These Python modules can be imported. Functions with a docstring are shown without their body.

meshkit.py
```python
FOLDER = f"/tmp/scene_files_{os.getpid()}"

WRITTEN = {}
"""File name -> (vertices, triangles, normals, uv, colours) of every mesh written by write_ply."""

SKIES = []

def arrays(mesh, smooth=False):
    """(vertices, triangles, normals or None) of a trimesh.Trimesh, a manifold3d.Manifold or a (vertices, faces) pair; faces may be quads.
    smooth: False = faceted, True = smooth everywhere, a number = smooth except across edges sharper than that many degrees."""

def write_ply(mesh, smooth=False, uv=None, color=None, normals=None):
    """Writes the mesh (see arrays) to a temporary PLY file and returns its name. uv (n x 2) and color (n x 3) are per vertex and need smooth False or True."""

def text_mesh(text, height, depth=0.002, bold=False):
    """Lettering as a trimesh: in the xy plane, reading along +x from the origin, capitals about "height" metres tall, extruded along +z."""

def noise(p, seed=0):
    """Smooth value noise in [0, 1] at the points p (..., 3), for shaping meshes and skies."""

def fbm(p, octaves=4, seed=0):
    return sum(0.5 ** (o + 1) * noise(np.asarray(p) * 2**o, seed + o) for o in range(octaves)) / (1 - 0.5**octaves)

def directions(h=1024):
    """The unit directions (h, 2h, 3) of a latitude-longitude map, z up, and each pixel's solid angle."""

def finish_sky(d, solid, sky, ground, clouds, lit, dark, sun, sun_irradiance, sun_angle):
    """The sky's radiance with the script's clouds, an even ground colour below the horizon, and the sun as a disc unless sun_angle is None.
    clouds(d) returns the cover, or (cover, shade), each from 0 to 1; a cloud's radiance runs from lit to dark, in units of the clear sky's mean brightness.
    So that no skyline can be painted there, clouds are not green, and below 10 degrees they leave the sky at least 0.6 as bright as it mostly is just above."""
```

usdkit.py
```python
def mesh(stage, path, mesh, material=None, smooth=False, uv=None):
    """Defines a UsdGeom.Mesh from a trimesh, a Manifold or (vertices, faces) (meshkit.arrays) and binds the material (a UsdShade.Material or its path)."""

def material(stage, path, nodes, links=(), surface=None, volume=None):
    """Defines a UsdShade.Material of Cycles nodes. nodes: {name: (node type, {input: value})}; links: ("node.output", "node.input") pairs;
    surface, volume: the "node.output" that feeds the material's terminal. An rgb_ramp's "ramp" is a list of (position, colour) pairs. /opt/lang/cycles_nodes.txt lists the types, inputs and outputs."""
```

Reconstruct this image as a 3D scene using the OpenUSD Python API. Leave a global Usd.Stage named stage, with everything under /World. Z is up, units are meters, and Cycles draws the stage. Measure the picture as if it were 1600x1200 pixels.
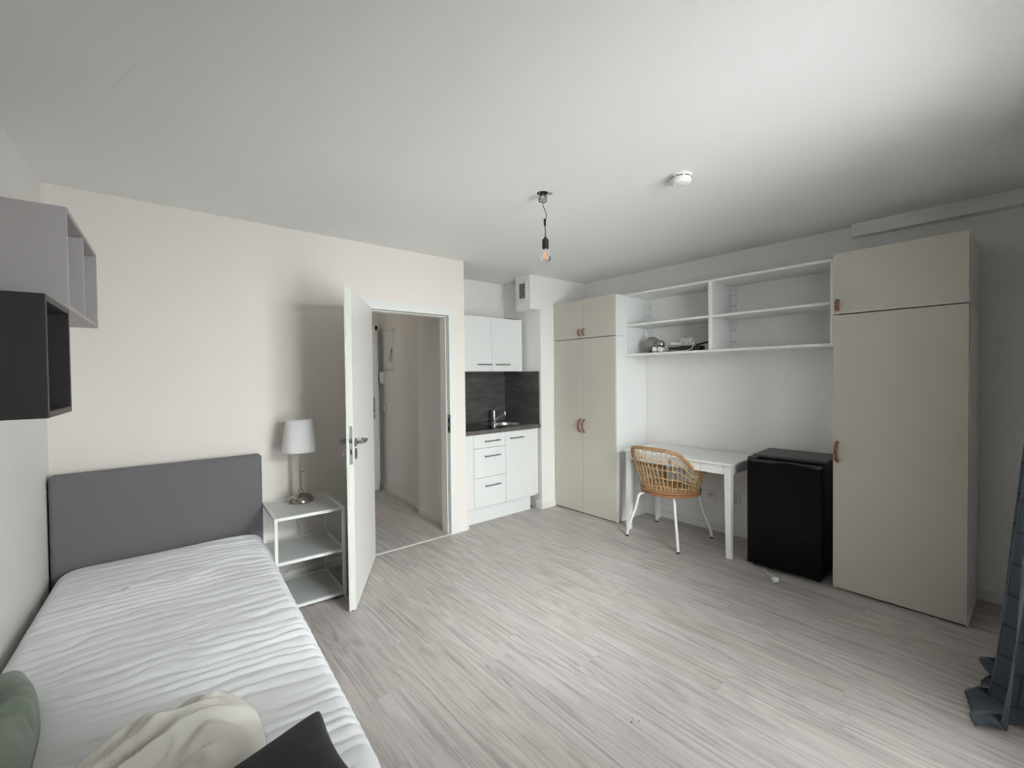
import math, random
import numpy as np, trimesh, manifold3d as m3, usdkit, meshkit
from shapely.geometry import Polygon
from pxr import Usd, UsdGeom, UsdLux, Gf, Sdf, UsdShade

random.seed(7)
stage = Usd.Stage.CreateInMemory()
UsdGeom.Xform.Define(stage, '/World')

# ------------------------------------------------------------------ camera, daylight, exposure
F_PX, YAW, PITCH, ROLL = 699.8, 0.69993, -0.01797, -0.01095
CAM = (0.366, -3.468, 1.435)
EXPOSURE = 1.08
HALL_LAMP = 3.8
def camera():
    f = np.array([math.sin(YAW) * math.cos(PITCH), math.cos(YAW) * math.cos(PITCH), math.sin(PITCH)])
    r0 = np.array([math.cos(YAW), -math.sin(YAW), 0.0]); u0 = np.cross(r0, f)
    c, s = math.cos(ROLL), math.sin(ROLL)
    r, u = c * r0 + s * u0, -s * r0 + c * u0
    cam = UsdGeom.Camera.Define(stage, '/World/camera')
    m = Gf.Matrix4d(*r, 0, *u, 0, *(-f), 0, *CAM, 1)
    cam.AddTransformOp().Set(m)
    cam.CreateHorizontalApertureAttr(36.0); cam.CreateVerticalApertureAttr(27.0)
    cam.CreateFocalLengthAttr(36.0 * F_PX / 1600)
    cam.CreateClippingRangeAttr(Gf.Vec2f(0.02, 200))
    cam.CreateExposureAttr(EXPOSURE)
camera()
WIN = (1.38, 2.78, 0.10, 2.22)          # the window behind the camera: x0, x1, z0, z1
SKY_I, GROUND_I = 29.0, 4.2
def daylight():
    d = UsdLux.DomeLight.Define(stage, '/World/sky')
    d.CreateColorAttr(Gf.Vec3f(0.80, 0.90, 1.0)); d.CreateIntensityAttr(0.6)
    for name, z0, z1, i, col in (('sky_daylight', 2.1, 5.4, SKY_I, (0.985, 0.985, 1.0)), ('ground_daylight', -0.9, 2.1, GROUND_I, (1.0, 0.975, 0.95))):
        w = UsdLux.RectLight.Define(stage, '/World/' + name)          # the overcast sky, and the paler street below it, outside the window
        w.CreateWidthAttr(4.2); w.CreateHeightAttr(z1 - z0)
        w.CreateColorAttr(Gf.Vec3f(*col)); w.CreateIntensityAttr(i)
        w.AddTranslateOp().Set(Gf.Vec3d(0.75, -4.75, (z0 + z1) / 2))
        w.AddRotateXOp().Set(90.0)            # -z of the light turns to +y, into the room
daylight()

# ------------------------------------------------------------------ helpers
def lin(c):
    c = np.array(c, float) / 255.0
    return tuple(np.where(c <= 0.04045, c / 12.92, ((c + 0.055) / 1.055) ** 2.4))
MATS = {}
def mat(name, nodes, links, surface):
    MATS[name] = usdkit.material(stage, '/World/Looks/' + name, nodes, links, surface=surface); return MATS[name]
def plain(name, rgb, rough=0.5, metal=0.0, bump=0.0, bscale=200.0, var=0.0, vscale=6.0, detail=3, **kw):
    """a principled material; bump: fine relief, var: gentle colour variation"""
    n = {'p': ('principled_bsdf', {'base_color': rgb, 'roughness': rough, 'metallic': metal, **kw})}; l = []
    if bump or var: n['tc'] = ('texture_coordinate', {})
    if bump:
        n['bn'] = ('noise_texture', {'scale': bscale, 'detail': detail}); n['bp'] = ('bump', {'strength': bump, 'distance': 0.002})
        l += [('tc.object', 'bn.vector'), ('bn.fac', 'bp.height'), ('bp.normal', 'p.normal')]
    if var:
        n['vn'] = ('noise_texture', {'scale': vscale, 'detail': 4})
        n['vr'] = ('rgb_ramp', {'ramp': [(0.3, tuple(x * (1 - var) for x in rgb)), (0.7, tuple(min(1, x * (1 + var)) for x in rgb))]})
        l += [('tc.object', 'vn.vector'), ('vn.fac', 'vr.fac'), ('vr.color', 'p.base_color')]
    return mat(name, n, l, 'p.BSDF')

plain('wall_paint', (0.86, 0.845, 0.825), 0.75, bump=0.10, bscale=140)
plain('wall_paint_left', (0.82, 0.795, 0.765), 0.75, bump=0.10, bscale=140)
plain('wall_paint_warm', (0.83, 0.772, 0.722), 0.75, bump=0.10, bscale=140)
plain('ceiling_paint', (0.86, 0.85, 0.835), 0.8, bump=0.08, bscale=120)
plain('white_trim', (0.80, 0.795, 0.77), 0.42)
plain('door_white', (0.79, 0.785, 0.75), 0.40)
plain('white_melamine', (0.82, 0.825, 0.81), 0.38)
plain('kitchen_white', (0.80, 0.81, 0.80), 0.36)
plain('greige_front', (0.55, 0.515, 0.455), 0.42)
plain('leather', lin((140, 92, 66)), 0.55, var=0.18, vscale=40, bump=0.3, bscale=600)
plain('stitch_thread', lin((215, 190, 165)), 0.8)
plain('stainless', (0.56, 0.55, 0.53), 0.28, 1.0)
plain('brushed_nickel', (0.40, 0.365, 0.33), 0.20, 1.0)
plain('handle_steel', (0.30, 0.295, 0.285), 0.35, 1.0)
plain('plate_grey', (0.36, 0.36, 0.35), 0.45)
plain('chrome', (0.75, 0.75, 0.76), 0.06, 1.0)
plain('black_glass', (0.006, 0.006, 0.006), 0.06)
plain('black_plastic', (0.012, 0.012, 0.013), 0.38)
plain('fridge_black', (0.0025, 0.0025, 0.003), 0.26, bump=0.05, bscale=500, specular_ior_level=0.15)
plain('fridge_top_gray', (0.055, 0.058, 0.06), 0.42)
plain('film', (0.03, 0.03, 0.033), 0.2, bump=0.6, bscale=60)
plain('dark_gap', (0.02, 0.018, 0.016), 0.8)
plain('white_metal', (0.80, 0.805, 0.79), 0.35)
plain('shelf_glass', (0.60, 0.62, 0.60), 0.30)
plain('desk_white', (0.82, 0.82, 0.80), 0.35)
plain('rubber', (0.015, 0.015, 0.015), 0.7)
plain('white_plastic', (0.80, 0.80, 0.79), 0.35)
plain('cord_white', (0.70, 0.69, 0.66), 0.5)
plain('cord_grey', (0.36, 0.35, 0.33), 0.5)
plain('copper_wire', (0.45, 0.36, 0.28), 0.5)
plain('headboard_fabric', (0.158, 0.156, 0.162), 0.9, bump=0.35, bscale=700, sheen_weight=0.15)
plain('box_grey', (0.42, 0.39, 0.39), 0.5)
plain('box_dark', (0.034, 0.030, 0.030), 0.45)
plain('sage_cloth', (0.235, 0.275, 0.225), 0.9, bump=0.4, bscale=420, sheen_weight=0.2)
plain('cream_cloth', (0.74, 0.705, 0.645), 0.92, bump=0.5, bscale=300, sheen_weight=0.2)
plain('charcoal_cloth', (0.024, 0.025, 0.030), 0.9, bump=0.5, bscale=500, var=0.25, vscale=300, sheen_weight=0.1)
plain('white_cloth', (0.74, 0.75, 0.75), 0.9, bump=0.3, bscale=500)
plain('bed_base', (0.15, 0.15, 0.155), 0.9, bump=0.3, bscale=700)
plain('lamp_shade', (0.80, 0.785, 0.785), 0.9, bump=0.2, bscale=500, transmission_weight=0.0)
plain('smoked_glass', (0.235, 0.21, 0.18), 0.14, coat_weight=0.4)
plain('amber_glass', (0.20, 0.175, 0.145), 0.2)
plain('brown_plastic', (0.05, 0.03, 0.025), 0.45)
plain('rust_card', lin((130, 80, 60)), 0.8)
plain('hair_dark', (0.01, 0.01, 0.01), 0.6)
plain('concrete_worktop', (0.125, 0.115, 0.108), 0.5, var=0.22, vscale=14, bump=0.1)
plain('outside_ground', (0.35, 0.36, 0.33), 0.9)
plain('lit_opal', (0.8, 0.78, 0.72), 0.4, emission_color=(1.0, 0.86, 0.70), emission_strength=HALL_LAMP)
plain('filament', lin((220, 150, 100)), 0.4, emission_color=lin((235, 150, 95)), emission_strength=0.35)

# concrete-look splashback: cloudy slate with horizontal smears
mat('slate_panel', {
    'tc': ('texture_coordinate', {}), 'm': ('mapping', {'scale': (2.0, 2.0, 7.0)}),
    'n': ('noise_texture', {'scale': 2.6, 'detail': 8, 'roughness': 0.65, 'distortion': 0.6}),
    'r': ('rgb_ramp', {'ramp': [(0.30, (0.055, 0.053, 0.052)), (0.5, (0.082, 0.079, 0.077)), (0.72, (0.15, 0.144, 0.139))]}),
    'p': ('principled_bsdf', {'roughness': 0.42})},
    [('tc.object', 'm.vector'), ('m.vector', 'n.vector'), ('n.fac', 'r.fac'), ('r.color', 'p.base_color')], 'p.BSDF')

# clear glass for the window pane and for the bulb
mat('pane_glass', {'t': ('transparent_bsdf', {'color': (0.96, 0.98, 0.97)}), 'g': ('glossy_bsdf', {'color': (1, 1, 1), 'roughness': 0.0}),
                   'f': ('fresnel', {'IOR': 1.45}), 'm': ('mix_closure', {})},
    [('f.fac', 'm.fac'), ('t.BSDF', 'm.closure1'), ('g.BSDF', 'm.closure2')], 'm.closure')
mat('bulb_glass', {'t': ('transparent_bsdf', {'color': (0.97, 0.955, 0.93)}), 'g': ('glossy_bsdf', {'color': (1, 1, 1), 'roughness': 0.02}),
                   'f': ('fresnel', {'IOR': 1.5}), 'm': ('mix_closure', {})},
    [('f.fac', 'm.fac'), ('t.BSDF', 'm.closure1'), ('g.BSDF', 'm.closure2')], 'm.closure')

# grey-beige wood-look planks, grain along y: six boards of different tone and figure
PLANKS = []
def plank_material(k, tone, warm):
    b = np.array([0.50, 0.458, 0.436]) * tone * np.array([1 + warm, 1, 1 - warm])
    dark, mid, light = tuple(b * 0.60), tuple(b), tuple(np.minimum(b * 1.32, 1))
    name = 'plank_%d' % k
    mat(name, {
        'g': ('geometry', {}), 'oi': ('object_info', {}),
        'sh': ('math', {'math_type': 'multiply', 'value2': 37.0}),
        'cx': ('combine_xyz', {'z': 0.0}),
        'ad': ('vector_math', {'math_type': 'add'}), 'ad2': ('vector_math', {'math_type': 'add', 'vector2': (k * 3.17, k * 5.3, k * 1.7)}),
        'm1': ('mapping', {'scale': (210.0, 13.0, 1.0)}), 'po': ('map_range', {'from_min': 0.53, 'from_max': 0.72, 'to_min': 0.0, 'to_max': -0.17, 'clamp': True}), 'n1': ('noise_texture', {'scale': 1.0, 'detail': 3, 'roughness': 0.6}),
        'm2': ('mapping', {'scale': (70.0, 1.5, 1.0)}), 'n2': ('noise_texture', {'scale': 1.0, 'detail': 7, 'roughness': 0.70, 'distortion': 0.08}),
        'm3': ('mapping', {'scale': (5.2, 0.62, 1.0)}), 'n3': ('noise_texture', {'scale': 1.0, 'detail': 2, 'roughness': 0.4, 'distortion': 0.25}),
        'k3': ('math', {'math_type': 'multiply', 'value2': 75.0}), 's3': ('math', {'math_type': 'sine'}),
        'a1': ('math', {'math_type': 'multiply_add', 'value2': 0.22}), 'a2': ('math', {'math_type': 'multiply_add', 'value2': 0.80}),
        'a3': ('math', {'math_type': 'multiply_add', 'value2': 0.046}),
        'r': ('rgb_ramp', {'ramp': [(0.30, dark), (0.43, tuple(b * 0.86)), (0.50, mid), (0.58, tuple(b * 1.10)), (0.70, light)]}),
        'bp': ('bump', {'strength': 0.10, 'distance': 0.001}),
        'rr': ('map_range', {'from_min': 0.3, 'from_max': 0.7, 'to_min': 0.52, 'to_max': 0.40}),
        'p': ('principled_bsdf', {'specular_ior_level': 0.42})},
        [('oi.random', 'sh.value1'), ('sh.value', 'cx.x'), ('sh.value', 'cx.y'), ('g.position', 'ad.vector1'), ('cx.vector', 'ad.vector2'),
         ('ad.vector', 'ad2.vector1'), ('ad2.vector', 'm1.vector'), ('ad2.vector', 'm2.vector'), ('ad2.vector', 'm3.vector'),
         ('m1.vector', 'n1.vector'), ('m2.vector', 'n2.vector'), ('m3.vector', 'n3.vector'),
         ('n3.fac', 'k3.value1'), ('k3.value', 's3.value1'),
         ('n1.fac', 'a1.value1'), ('n1.fac', 'po.value'), ('po.result', 'a1.value3'), ('n2.fac', 'a2.value1'), ('a1.value', 'a2.value3'), ('s3.value', 'a3.value1'), ('a2.value', 'a3.value3'),
         ('a3.value', 'r.fac'), ('r.color', 'p.base_color'), ('a3.value', 'bp.height'), ('bp.normal', 'p.normal'),
         ('a3.value', 'rr.value'), ('rr.result', 'p.roughness')], 'p.BSDF')
    PLANKS.append(name)
for k, (t, w) in enumerate([(1.0, 0.0), (0.97, 0.01), (1.03, -0.008), (0.985, 0.014), (1.015, 0.004), (0.955, -0.003)]):
    plank_material(k, t, w)

# mattress ticking: white, with a fine woven diamond relief
mat('ticking', {
    'tc': ('texture_coordinate', {}), 'm': ('mapping', {'scale': (1, 1, 1)}),
    'v': ('voronoi_texture', {'scale': 260.0, 'randomness': 0.25}), 'bp': ('bump', {'strength': 0.16, 'distance': 0.0015}),
    'p': ('principled_bsdf', {'base_color': (0.80, 0.805, 0.815), 'roughness': 0.85, 'sheen_weight': 0.1})},
    [('tc.object', 'm.vector'), ('m.vector', 'v.vector'), ('v.distance', 'bp.height'), ('bp.normal', 'p.normal')], 'p.BSDF')

# rattan, and curtain cloth with a printed grid (st: metres along the cloth)
plain('rattan', lin((206, 170, 128)), 0.5, var=0.35, vscale=55, bump=0.4, bscale=300)
plain('rattan_rim', lin((158, 113, 75)), 0.48, var=0.3, vscale=70, bump=0.5, bscale=260)
mat('curtain_cloth', {
    'uv': ('uvmap', {'attribute': 'st'}), 'b': ('brick_texture', {'color1': (0.028, 0.046, 0.072), 'color2': (0.033, 0.053, 0.082), 'mortar': (0.004, 0.008, 0.016),
        'scale': 1.0, 'mortar_size': 0.006, 'mortar_smooth': 0.2, 'brick_width': 0.21, 'row_height': 0.125, 'offset': 0.35}),
    'tc': ('texture_coordinate', {}), 'n': ('noise_texture', {'scale': 500.0}), 'bp': ('bump', {'strength': 0.3, 'distance': 0.001}),
    'p': ('principled_bsdf', {'roughness': 0.75, 'sheen_weight': 0.35})},
    [('uv.UV', 'b.vector'), ('b.color', 'p.base_color'), ('tc.object', 'n.vector'), ('n.fac', 'bp.height'), ('bp.normal', 'p.normal')], 'p.BSDF')

COUNT = {}
def numbered(path):
    n = COUNT.get(path, 0); COUNT[path] = n + 1
    return path if n == 0 else '%s_%03d' % (path, n)
class Thing:
    """an Xform at the thing's base; part() takes meshes in world coordinates (rotz 0) or in the thing's own (local=True)"""
    def __init__(self, name, label=None, cat=None, loc=(0, 0, 0), rotz=0.0, group=None, kind=None, local=False):
        self.path = numbered('/World/' + name); self.loc = np.array(loc, float); self.local = local
        x = UsdGeom.Xform.Define(stage, self.path); x.AddTranslateOp().Set(Gf.Vec3d(*map(float, loc)))
        if rotz: x.AddRotateZOp().Set(float(rotz))
        tag(x.GetPrim(), label, cat, group, kind)
    def part(self, name, mesh, m, parent=None, label=None, smooth=35, kind=None, uv=None):
        return put(numbered((parent or self.path) + '/' + name), mesh, m, None if self.local else -self.loc, label, smooth, kind, uv)
def tag(p, label=None, cat=None, group=None, kind=None):
    for k, v in (('label', label), ('category', cat), ('group', group), ('kind', kind)):
        if v: p.SetCustomDataByKey(k, v)
def put(path, mesh, m, shift=None, label=None, smooth=35, kind=None, uv=None):
    v, f, n = meshkit.arrays(mesh, smooth if uv is None else True)
    if shift is not None: v = v + shift
    t = usdkit.mesh(stage, path, (v, f), MATS[m], False, uv)
    if n is not None:
        t.CreateNormalsAttr([Gf.Vec3f(*map(float, x)) for x in n]); t.SetNormalsInterpolation('vertex')
    tag(t.GetPrim(), label=label, kind=kind)
    return path
def single(name, mesh, m, label, cat, group=None, smooth=35, kind=None, uv=None):
    v = mesh.vertices if hasattr(mesh, 'vertices') else meshkit.arrays(mesh)[0]
    base = np.array([(v[:, 0].min() + v[:, 0].max()) / 2, (v[:, 1].min() + v[:, 1].max()) / 2, v[:, 2].min()])
    p = put(numbered('/World/' + name), mesh, m, -base, None, smooth, None, uv)
    prim = stage.GetPrimAtPath(p); UsdGeom.Xformable(prim).AddTranslateOp().Set(Gf.Vec3d(*map(float, base)))
    tag(prim, label, cat, group, kind); return p
def struct(name, mesh, m, smooth=35):
    return put(numbered('/World/' + name), mesh, m, None, None, smooth, 'structure')

cat = trimesh.util.concatenate
def box(x0, x1, y0, y1, z0, z1, c=0.0015):
    """a box with chamfered edges"""
    lo, hi = np.minimum([x0, y0, z0], [x1, y1, z1]), np.maximum([x0, y0, z0], [x1, y1, z1])
    c = min(c, (hi - lo).min() * 0.3)
    if c <= 0: return trimesh.creation.box(bounds=[lo, hi])
    pts = []
    for s in np.ndindex(2, 2, 2):
        for a in range(3):
            p = np.where(s, hi - c, lo + c); p[a] = hi[a] if s[a] else lo[a]; pts.append(p)
    return trimesh.convex.convex_hull(np.array(pts))
def rbox(x0, x1, y0, y1, z0, z1, r=0.01, seg=16):
    """a box with round edges"""
    r = min(r, abs(x1 - x0) * 0.49, abs(y1 - y0) * 0.49, abs(z1 - z0) * 0.49)
    s = [m3.Manifold.sphere(r, seg).translate((x, y, z)) for x in (x0 + r, x1 - r) for y in (y0 + r, y1 - r) for z in (z0 + r, z1 - r)]
    return tm(m3.Manifold.batch_hull(s))
def tm(m):
    v, f, _ = meshkit.arrays(m); return trimesh.Trimesh(v, f, process=False)
def mf(t):
    t = t.copy(); t.merge_vertices()
    return m3.Manifold(m3.Mesh(np.asarray(t.vertices, np.float32), np.asarray(t.faces, np.uint32)))
def cut(a, *bs):
    m = mf(a)
    for b in bs: m = m - mf(b)
    return tm(m)
def lathe(profile, center=(0, 0, 0), seg=32, axis='z'):
    """profile: (radius, height) pairs"""
    t = trimesh.creation.revolve(np.array(profile, float), sections=seg)
    if axis == 'x': t.apply_transform(trimesh.transformations.rotation_matrix(math.pi / 2, [0, 1, 0]))
    if axis == 'y': t.apply_transform(trimesh.transformations.rotation_matrix(-math.pi / 2, [1, 0, 0]))
    t.apply_translation(center); return t
def smoothline(pts, n=8):
    from scipy.interpolate import CubicSpline
    p = np.array(pts, float); d = np.r_[0, np.cumsum(np.linalg.norm(np.diff(p, axis=0), axis=1))]
    return CubicSpline(d, p)(np.linspace(0, d[-1], n * (len(p) - 1) + 1))
def tube(pts, r, sides=8, closed=False, cap=True):
    p = np.array(pts, float); n = len(p); r = np.broadcast_to(np.asarray(r, float), (n,))
    t = np.gradient(p, axis=0) if not closed else np.roll(p, -1, 0) - np.roll(p, 1, 0)
    t /= np.maximum(np.linalg.norm(t, axis=1, keepdims=True), 1e-9)
    u = np.cross(t[0], [0, 0, 1.0]) if abs(t[0, 2]) < 0.9 else np.cross(t[0], [1.0, 0, 0]); u /= np.linalg.norm(u)
    rings = []
    for i in range(n):
        u = u - t[i] * (u @ t[i]); u /= np.linalg.norm(u); w = np.cross(t[i], u)
        a = np.linspace(0, 2 * np.pi, sides, endpoint=False)
        rings.append(p[i] + r[i] * (np.cos(a)[:, None] * u + np.sin(a)[:, None] * w))
    v = np.vstack(rings); f = []
    for i in range(n if closed else n - 1):
        j = (i + 1) % n
        for k in range(sides):
            l = (k + 1) % sides
            f += [(i * sides + k, i * sides + l, j * sides + l), (i * sides + k, j * sides + l, j * sides + k)]
    if cap and not closed:
        for i, s in ((0, -1), (n - 1, 1)):
            c = len(v); v = np.vstack([v, p[i]])
            for k in range(sides):
                a, b = i * sides + k, i * sides + (k + 1) % sides
                f.append((c, b, a) if s < 0 else (c, a, b))
    return trimesh.Trimesh(v, np.array(f), process=False)
def bar(a, b, r, sides=12): return tube([a, b], r, sides)
def obox(a, b, w, h, up=(0, 0, 1), c=0.001):
    """a bar of section w x h from a to b"""
    a, b = np.array(a, float), np.array(b, float); L = np.linalg.norm(b - a); t = (b - a) / L
    s = np.cross(up, t); s /= np.linalg.norm(s); u = np.cross(t, s)
    m = box(0, L, -w / 2, w / 2, -h / 2, h / 2, c)
    M = np.eye(4); M[:3, 0], M[:3, 1], M[:3, 2], M[:3, 3] = t, s, u, a
    m.apply_transform(M); return m
def grid_mesh(P):
    """P: (n, m, 3) grid of points -> open sheet"""
    n, m = P.shape[:2]; i = np.arange(n * m).reshape(n, m)
    a, b, c, d = i[:-1, :-1].ravel(), i[1:, :-1].ravel(), i[1:, 1:].ravel(), i[:-1, 1:].ravel()
    return P.reshape(-1, 3), np.vstack([np.c_[a, b, c], np.c_[a, c, d]])
def extrude(poly, h, axis='z'):
    return trimesh.creation.extrude_polygon(poly, h, engine='earcut')

H = 2.50
XK, XN, YN, XR, XF = 2.716, 3.697, 0.619, 4.413, 3.894
FRONT_Y = -3.66
TILT = 0.0575                                   # the left wall is a little out of square
def left_x(y): return TILT * y

# ------------------------------------------------------------------ setting: shell
struct('ceiling', box(-0.45, XR + 0.2, FRONT_Y - 0.30, 2.35, H, H + 0.12, 0), 'ceiling_paint')
def poly_wall(x0, x1, z0, z1, y0, y1, holes):
    m = box(x0, x1, y0, y1, z0, z1, 0)
    return cut(m, *[box(a, b, y0 - 0.1, y1 + 0.1, c, d, 0) for a, b, c, d in holes]) if holes else m
DX0, DX1, DZ = 1.800, 2.539, 1.986               # the doorway
struct('wall_back', poly_wall(-0.2, XK, 0, H, 0.0, 0.11, [(DX0 - 0.02, DX1 + 0.02, -0.1, DZ + 0.02)]), 'wall_paint_warm')
lw = box(-0.12, 0, FRONT_Y - 0.2, 0.05, 0, H, 0); 
lw.vertices[:, 0] += TILT * lw.vertices[:, 1]
struct('wall_left', lw, 'wall_paint_left')
struct('wall_right', box(XR, XR + 0.12, FRONT_Y - 0.1, 0.05, 0, H, 0), 'wall_paint')
struct('wall_front', poly_wall(-0.45, XR + 0.12, 0, H, FRONT_Y - 0.30, FRONT_Y, [WIN]), 'wall_paint')
struct('wall_kitchen_right', box(XN, XR + 0.12, 0.004, YN + 0.1, 0, H, 0), 'wall_paint')
struct('wall_kitchen_back', box(XK - 0.05, XN, YN, YN + 0.1, 0, H, 0), 'wall_paint')
HALL_TILT = 0.091                               # the far stretch of the hall wall runs off at a slight angle
def hall_x(y): return 2.69 + HALL_TILT * (y - 0.75)
def hall_wall():
    far = box(2.69, 2.80, 0.75, 2.2, 0, H, 0); far.vertices[:, 0] += HALL_TILT * (far.vertices[:, 1] - 0.75)
    struct('wall_hall_right', cat([box(2.63, XK, 0.11, 0.75, 0, H, 0), far]), 'wall_paint')
hall_wall()
struct('wall_hall_back', box(1.2, 2.95, 2.16, 2.27, 0, H, 0), 'wall_paint')
struct('wall_hall_left', box(1.2, 1.32, 0.11, 2.2, 0, H, 0), 'wall_paint')
struct('wall_duct', box(3.55, XN, 0.004, 0.232, 2.139, H, 0.002), 'wall_paint')
struct('wall_casing', box(4.335, XR, FRONT_Y, -2.567, 2.408, H, 0.003), 'wall_paint')

# floor: every plank a piece
def floor():
    UsdGeom.Xform.Define(stage, '/World/floor'); tag(stage.GetPrimAtPath('/World/floor'), kind='structure')
    put('/World/floor/underlay', box(-0.4, XR + 0.1, FRONT_Y - 0.1, 2.2, -0.05, -0.012, 0), 'dark_gap')
    rnd = random.Random(5); W, L = 0.175, 1.22
    known = {0: -1.69, 1: -1.585, 2: -2.005, 3: -1.867, 4: -2.52, 5: -1.735, 8: -2.22, -1: -1.345, -3: -1.56, 6: -2.9, 7: -1.30, -2: -2.45}
    last = 0
    for r in range(-11, 16):
        x0 = 1.645 + r * W; x1 = min(x0 + W, XR)
        if x0 >= XR: break
        j = known.get(r, -rnd.uniform(0.2, 2.0)); j -= L * math.ceil((j - FRONT_Y) / L)
        ys = [FRONT_Y - 0.02]
        while j < 2.18:
            if j > FRONT_Y + 0.05: ys.append(j)
            j += L
        hall = 1.3 < x1 and x0 < 2.84
        end = 2.18 if hall else (0.15 if x0 > 2.6 and x0 < 3.72 else 0.03)
        ys = [y for y in ys if y < end - 0.05] + [end]
        for a, b in zip(ys, ys[1:]):
            for p, q in ([(a, b)] if not (hall and a < 0.0 < b) else [(a, -0.002), (0.002, b)]):
                k = rnd.randrange(6)
                if k == last: k = (k + 1) % 6
                last = k
                put(numbered('/World/floor/plank'), box(x0 + 0.0001, x1 - 0.0001, p + 0.0001, q - 0.0001, -0.012, 0.0, 0.0005), PLANKS[k], None, None, False)
    put('/World/floor/threshold_strip', box(DX0, DX1, -0.012, 0.012, -0.002, 0.003, 0.001), 'white_trim')
floor()

# baseboards
def board(name, a, b, h=0.062, t=0.013):
    a, b = np.array([*a, 0.0]), np.array([*b, 0.0]); d = (b - a) / np.linalg.norm(b - a); n = np.array([d[1], -d[0], 0])   # the room is to the right of a>b
    prof = Polygon([(0, 0), (t, 0), (t, h - 0.010), (t - 0.004, h - 0.002), (t * 0.45, h), (0, h)])
    m = extrude(prof, np.linalg.norm(b - a))
    M = np.eye(4); M[:3, 0], M[:3, 1], M[:3, 2], M[:3, 3] = n, [0, 0, 1], d, a
    m.apply_transform(M)
    if np.linalg.det(M[:3, :3]) < 0: m.invert()
    struct(name, m, 'white_trim')
board('baseboard_back', (0.0, 0.0), (DX0 - 0.072, 0.0))
board('baseboard_back', (2.609, 0.0), (XK + 0.013, 0.0))
board('baseboard_kitchen', (XN - 0.0, 0.12), (XN, -0.009)) if False else board('baseboard_kitchen', (XN, 0.10), (XN, 0.004))
board('baseboard_kitchen', (XN - 0.013, 0.004), (3.893, 0.004))
board('baseboard_right', (XR, -0.82), (XR, -2.57))
board('baseboard_right', (XR, -3.21), (XR, FRONT_Y))
board('baseboard_left', (left_x(FRONT_Y), FRONT_Y), (0.0, 0.0))
board('baseboard_hall', (hall_x(2.16), 2.16), (hall_x(0.75), 0.75))
board('baseboard_hall', (2.69, 0.75), (2.617, 0.75)) if False else None
board('baseboard_hall', (2.63, 0.763), (2.63, 0.112))
board('baseboard_front', (XR, FRONT_Y), (WIN[1] + 0.05, FRONT_Y))
board('baseboard_front', (WIN[0] - 0.05, FRONT_Y), (-0.2, FRONT_Y))

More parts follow.
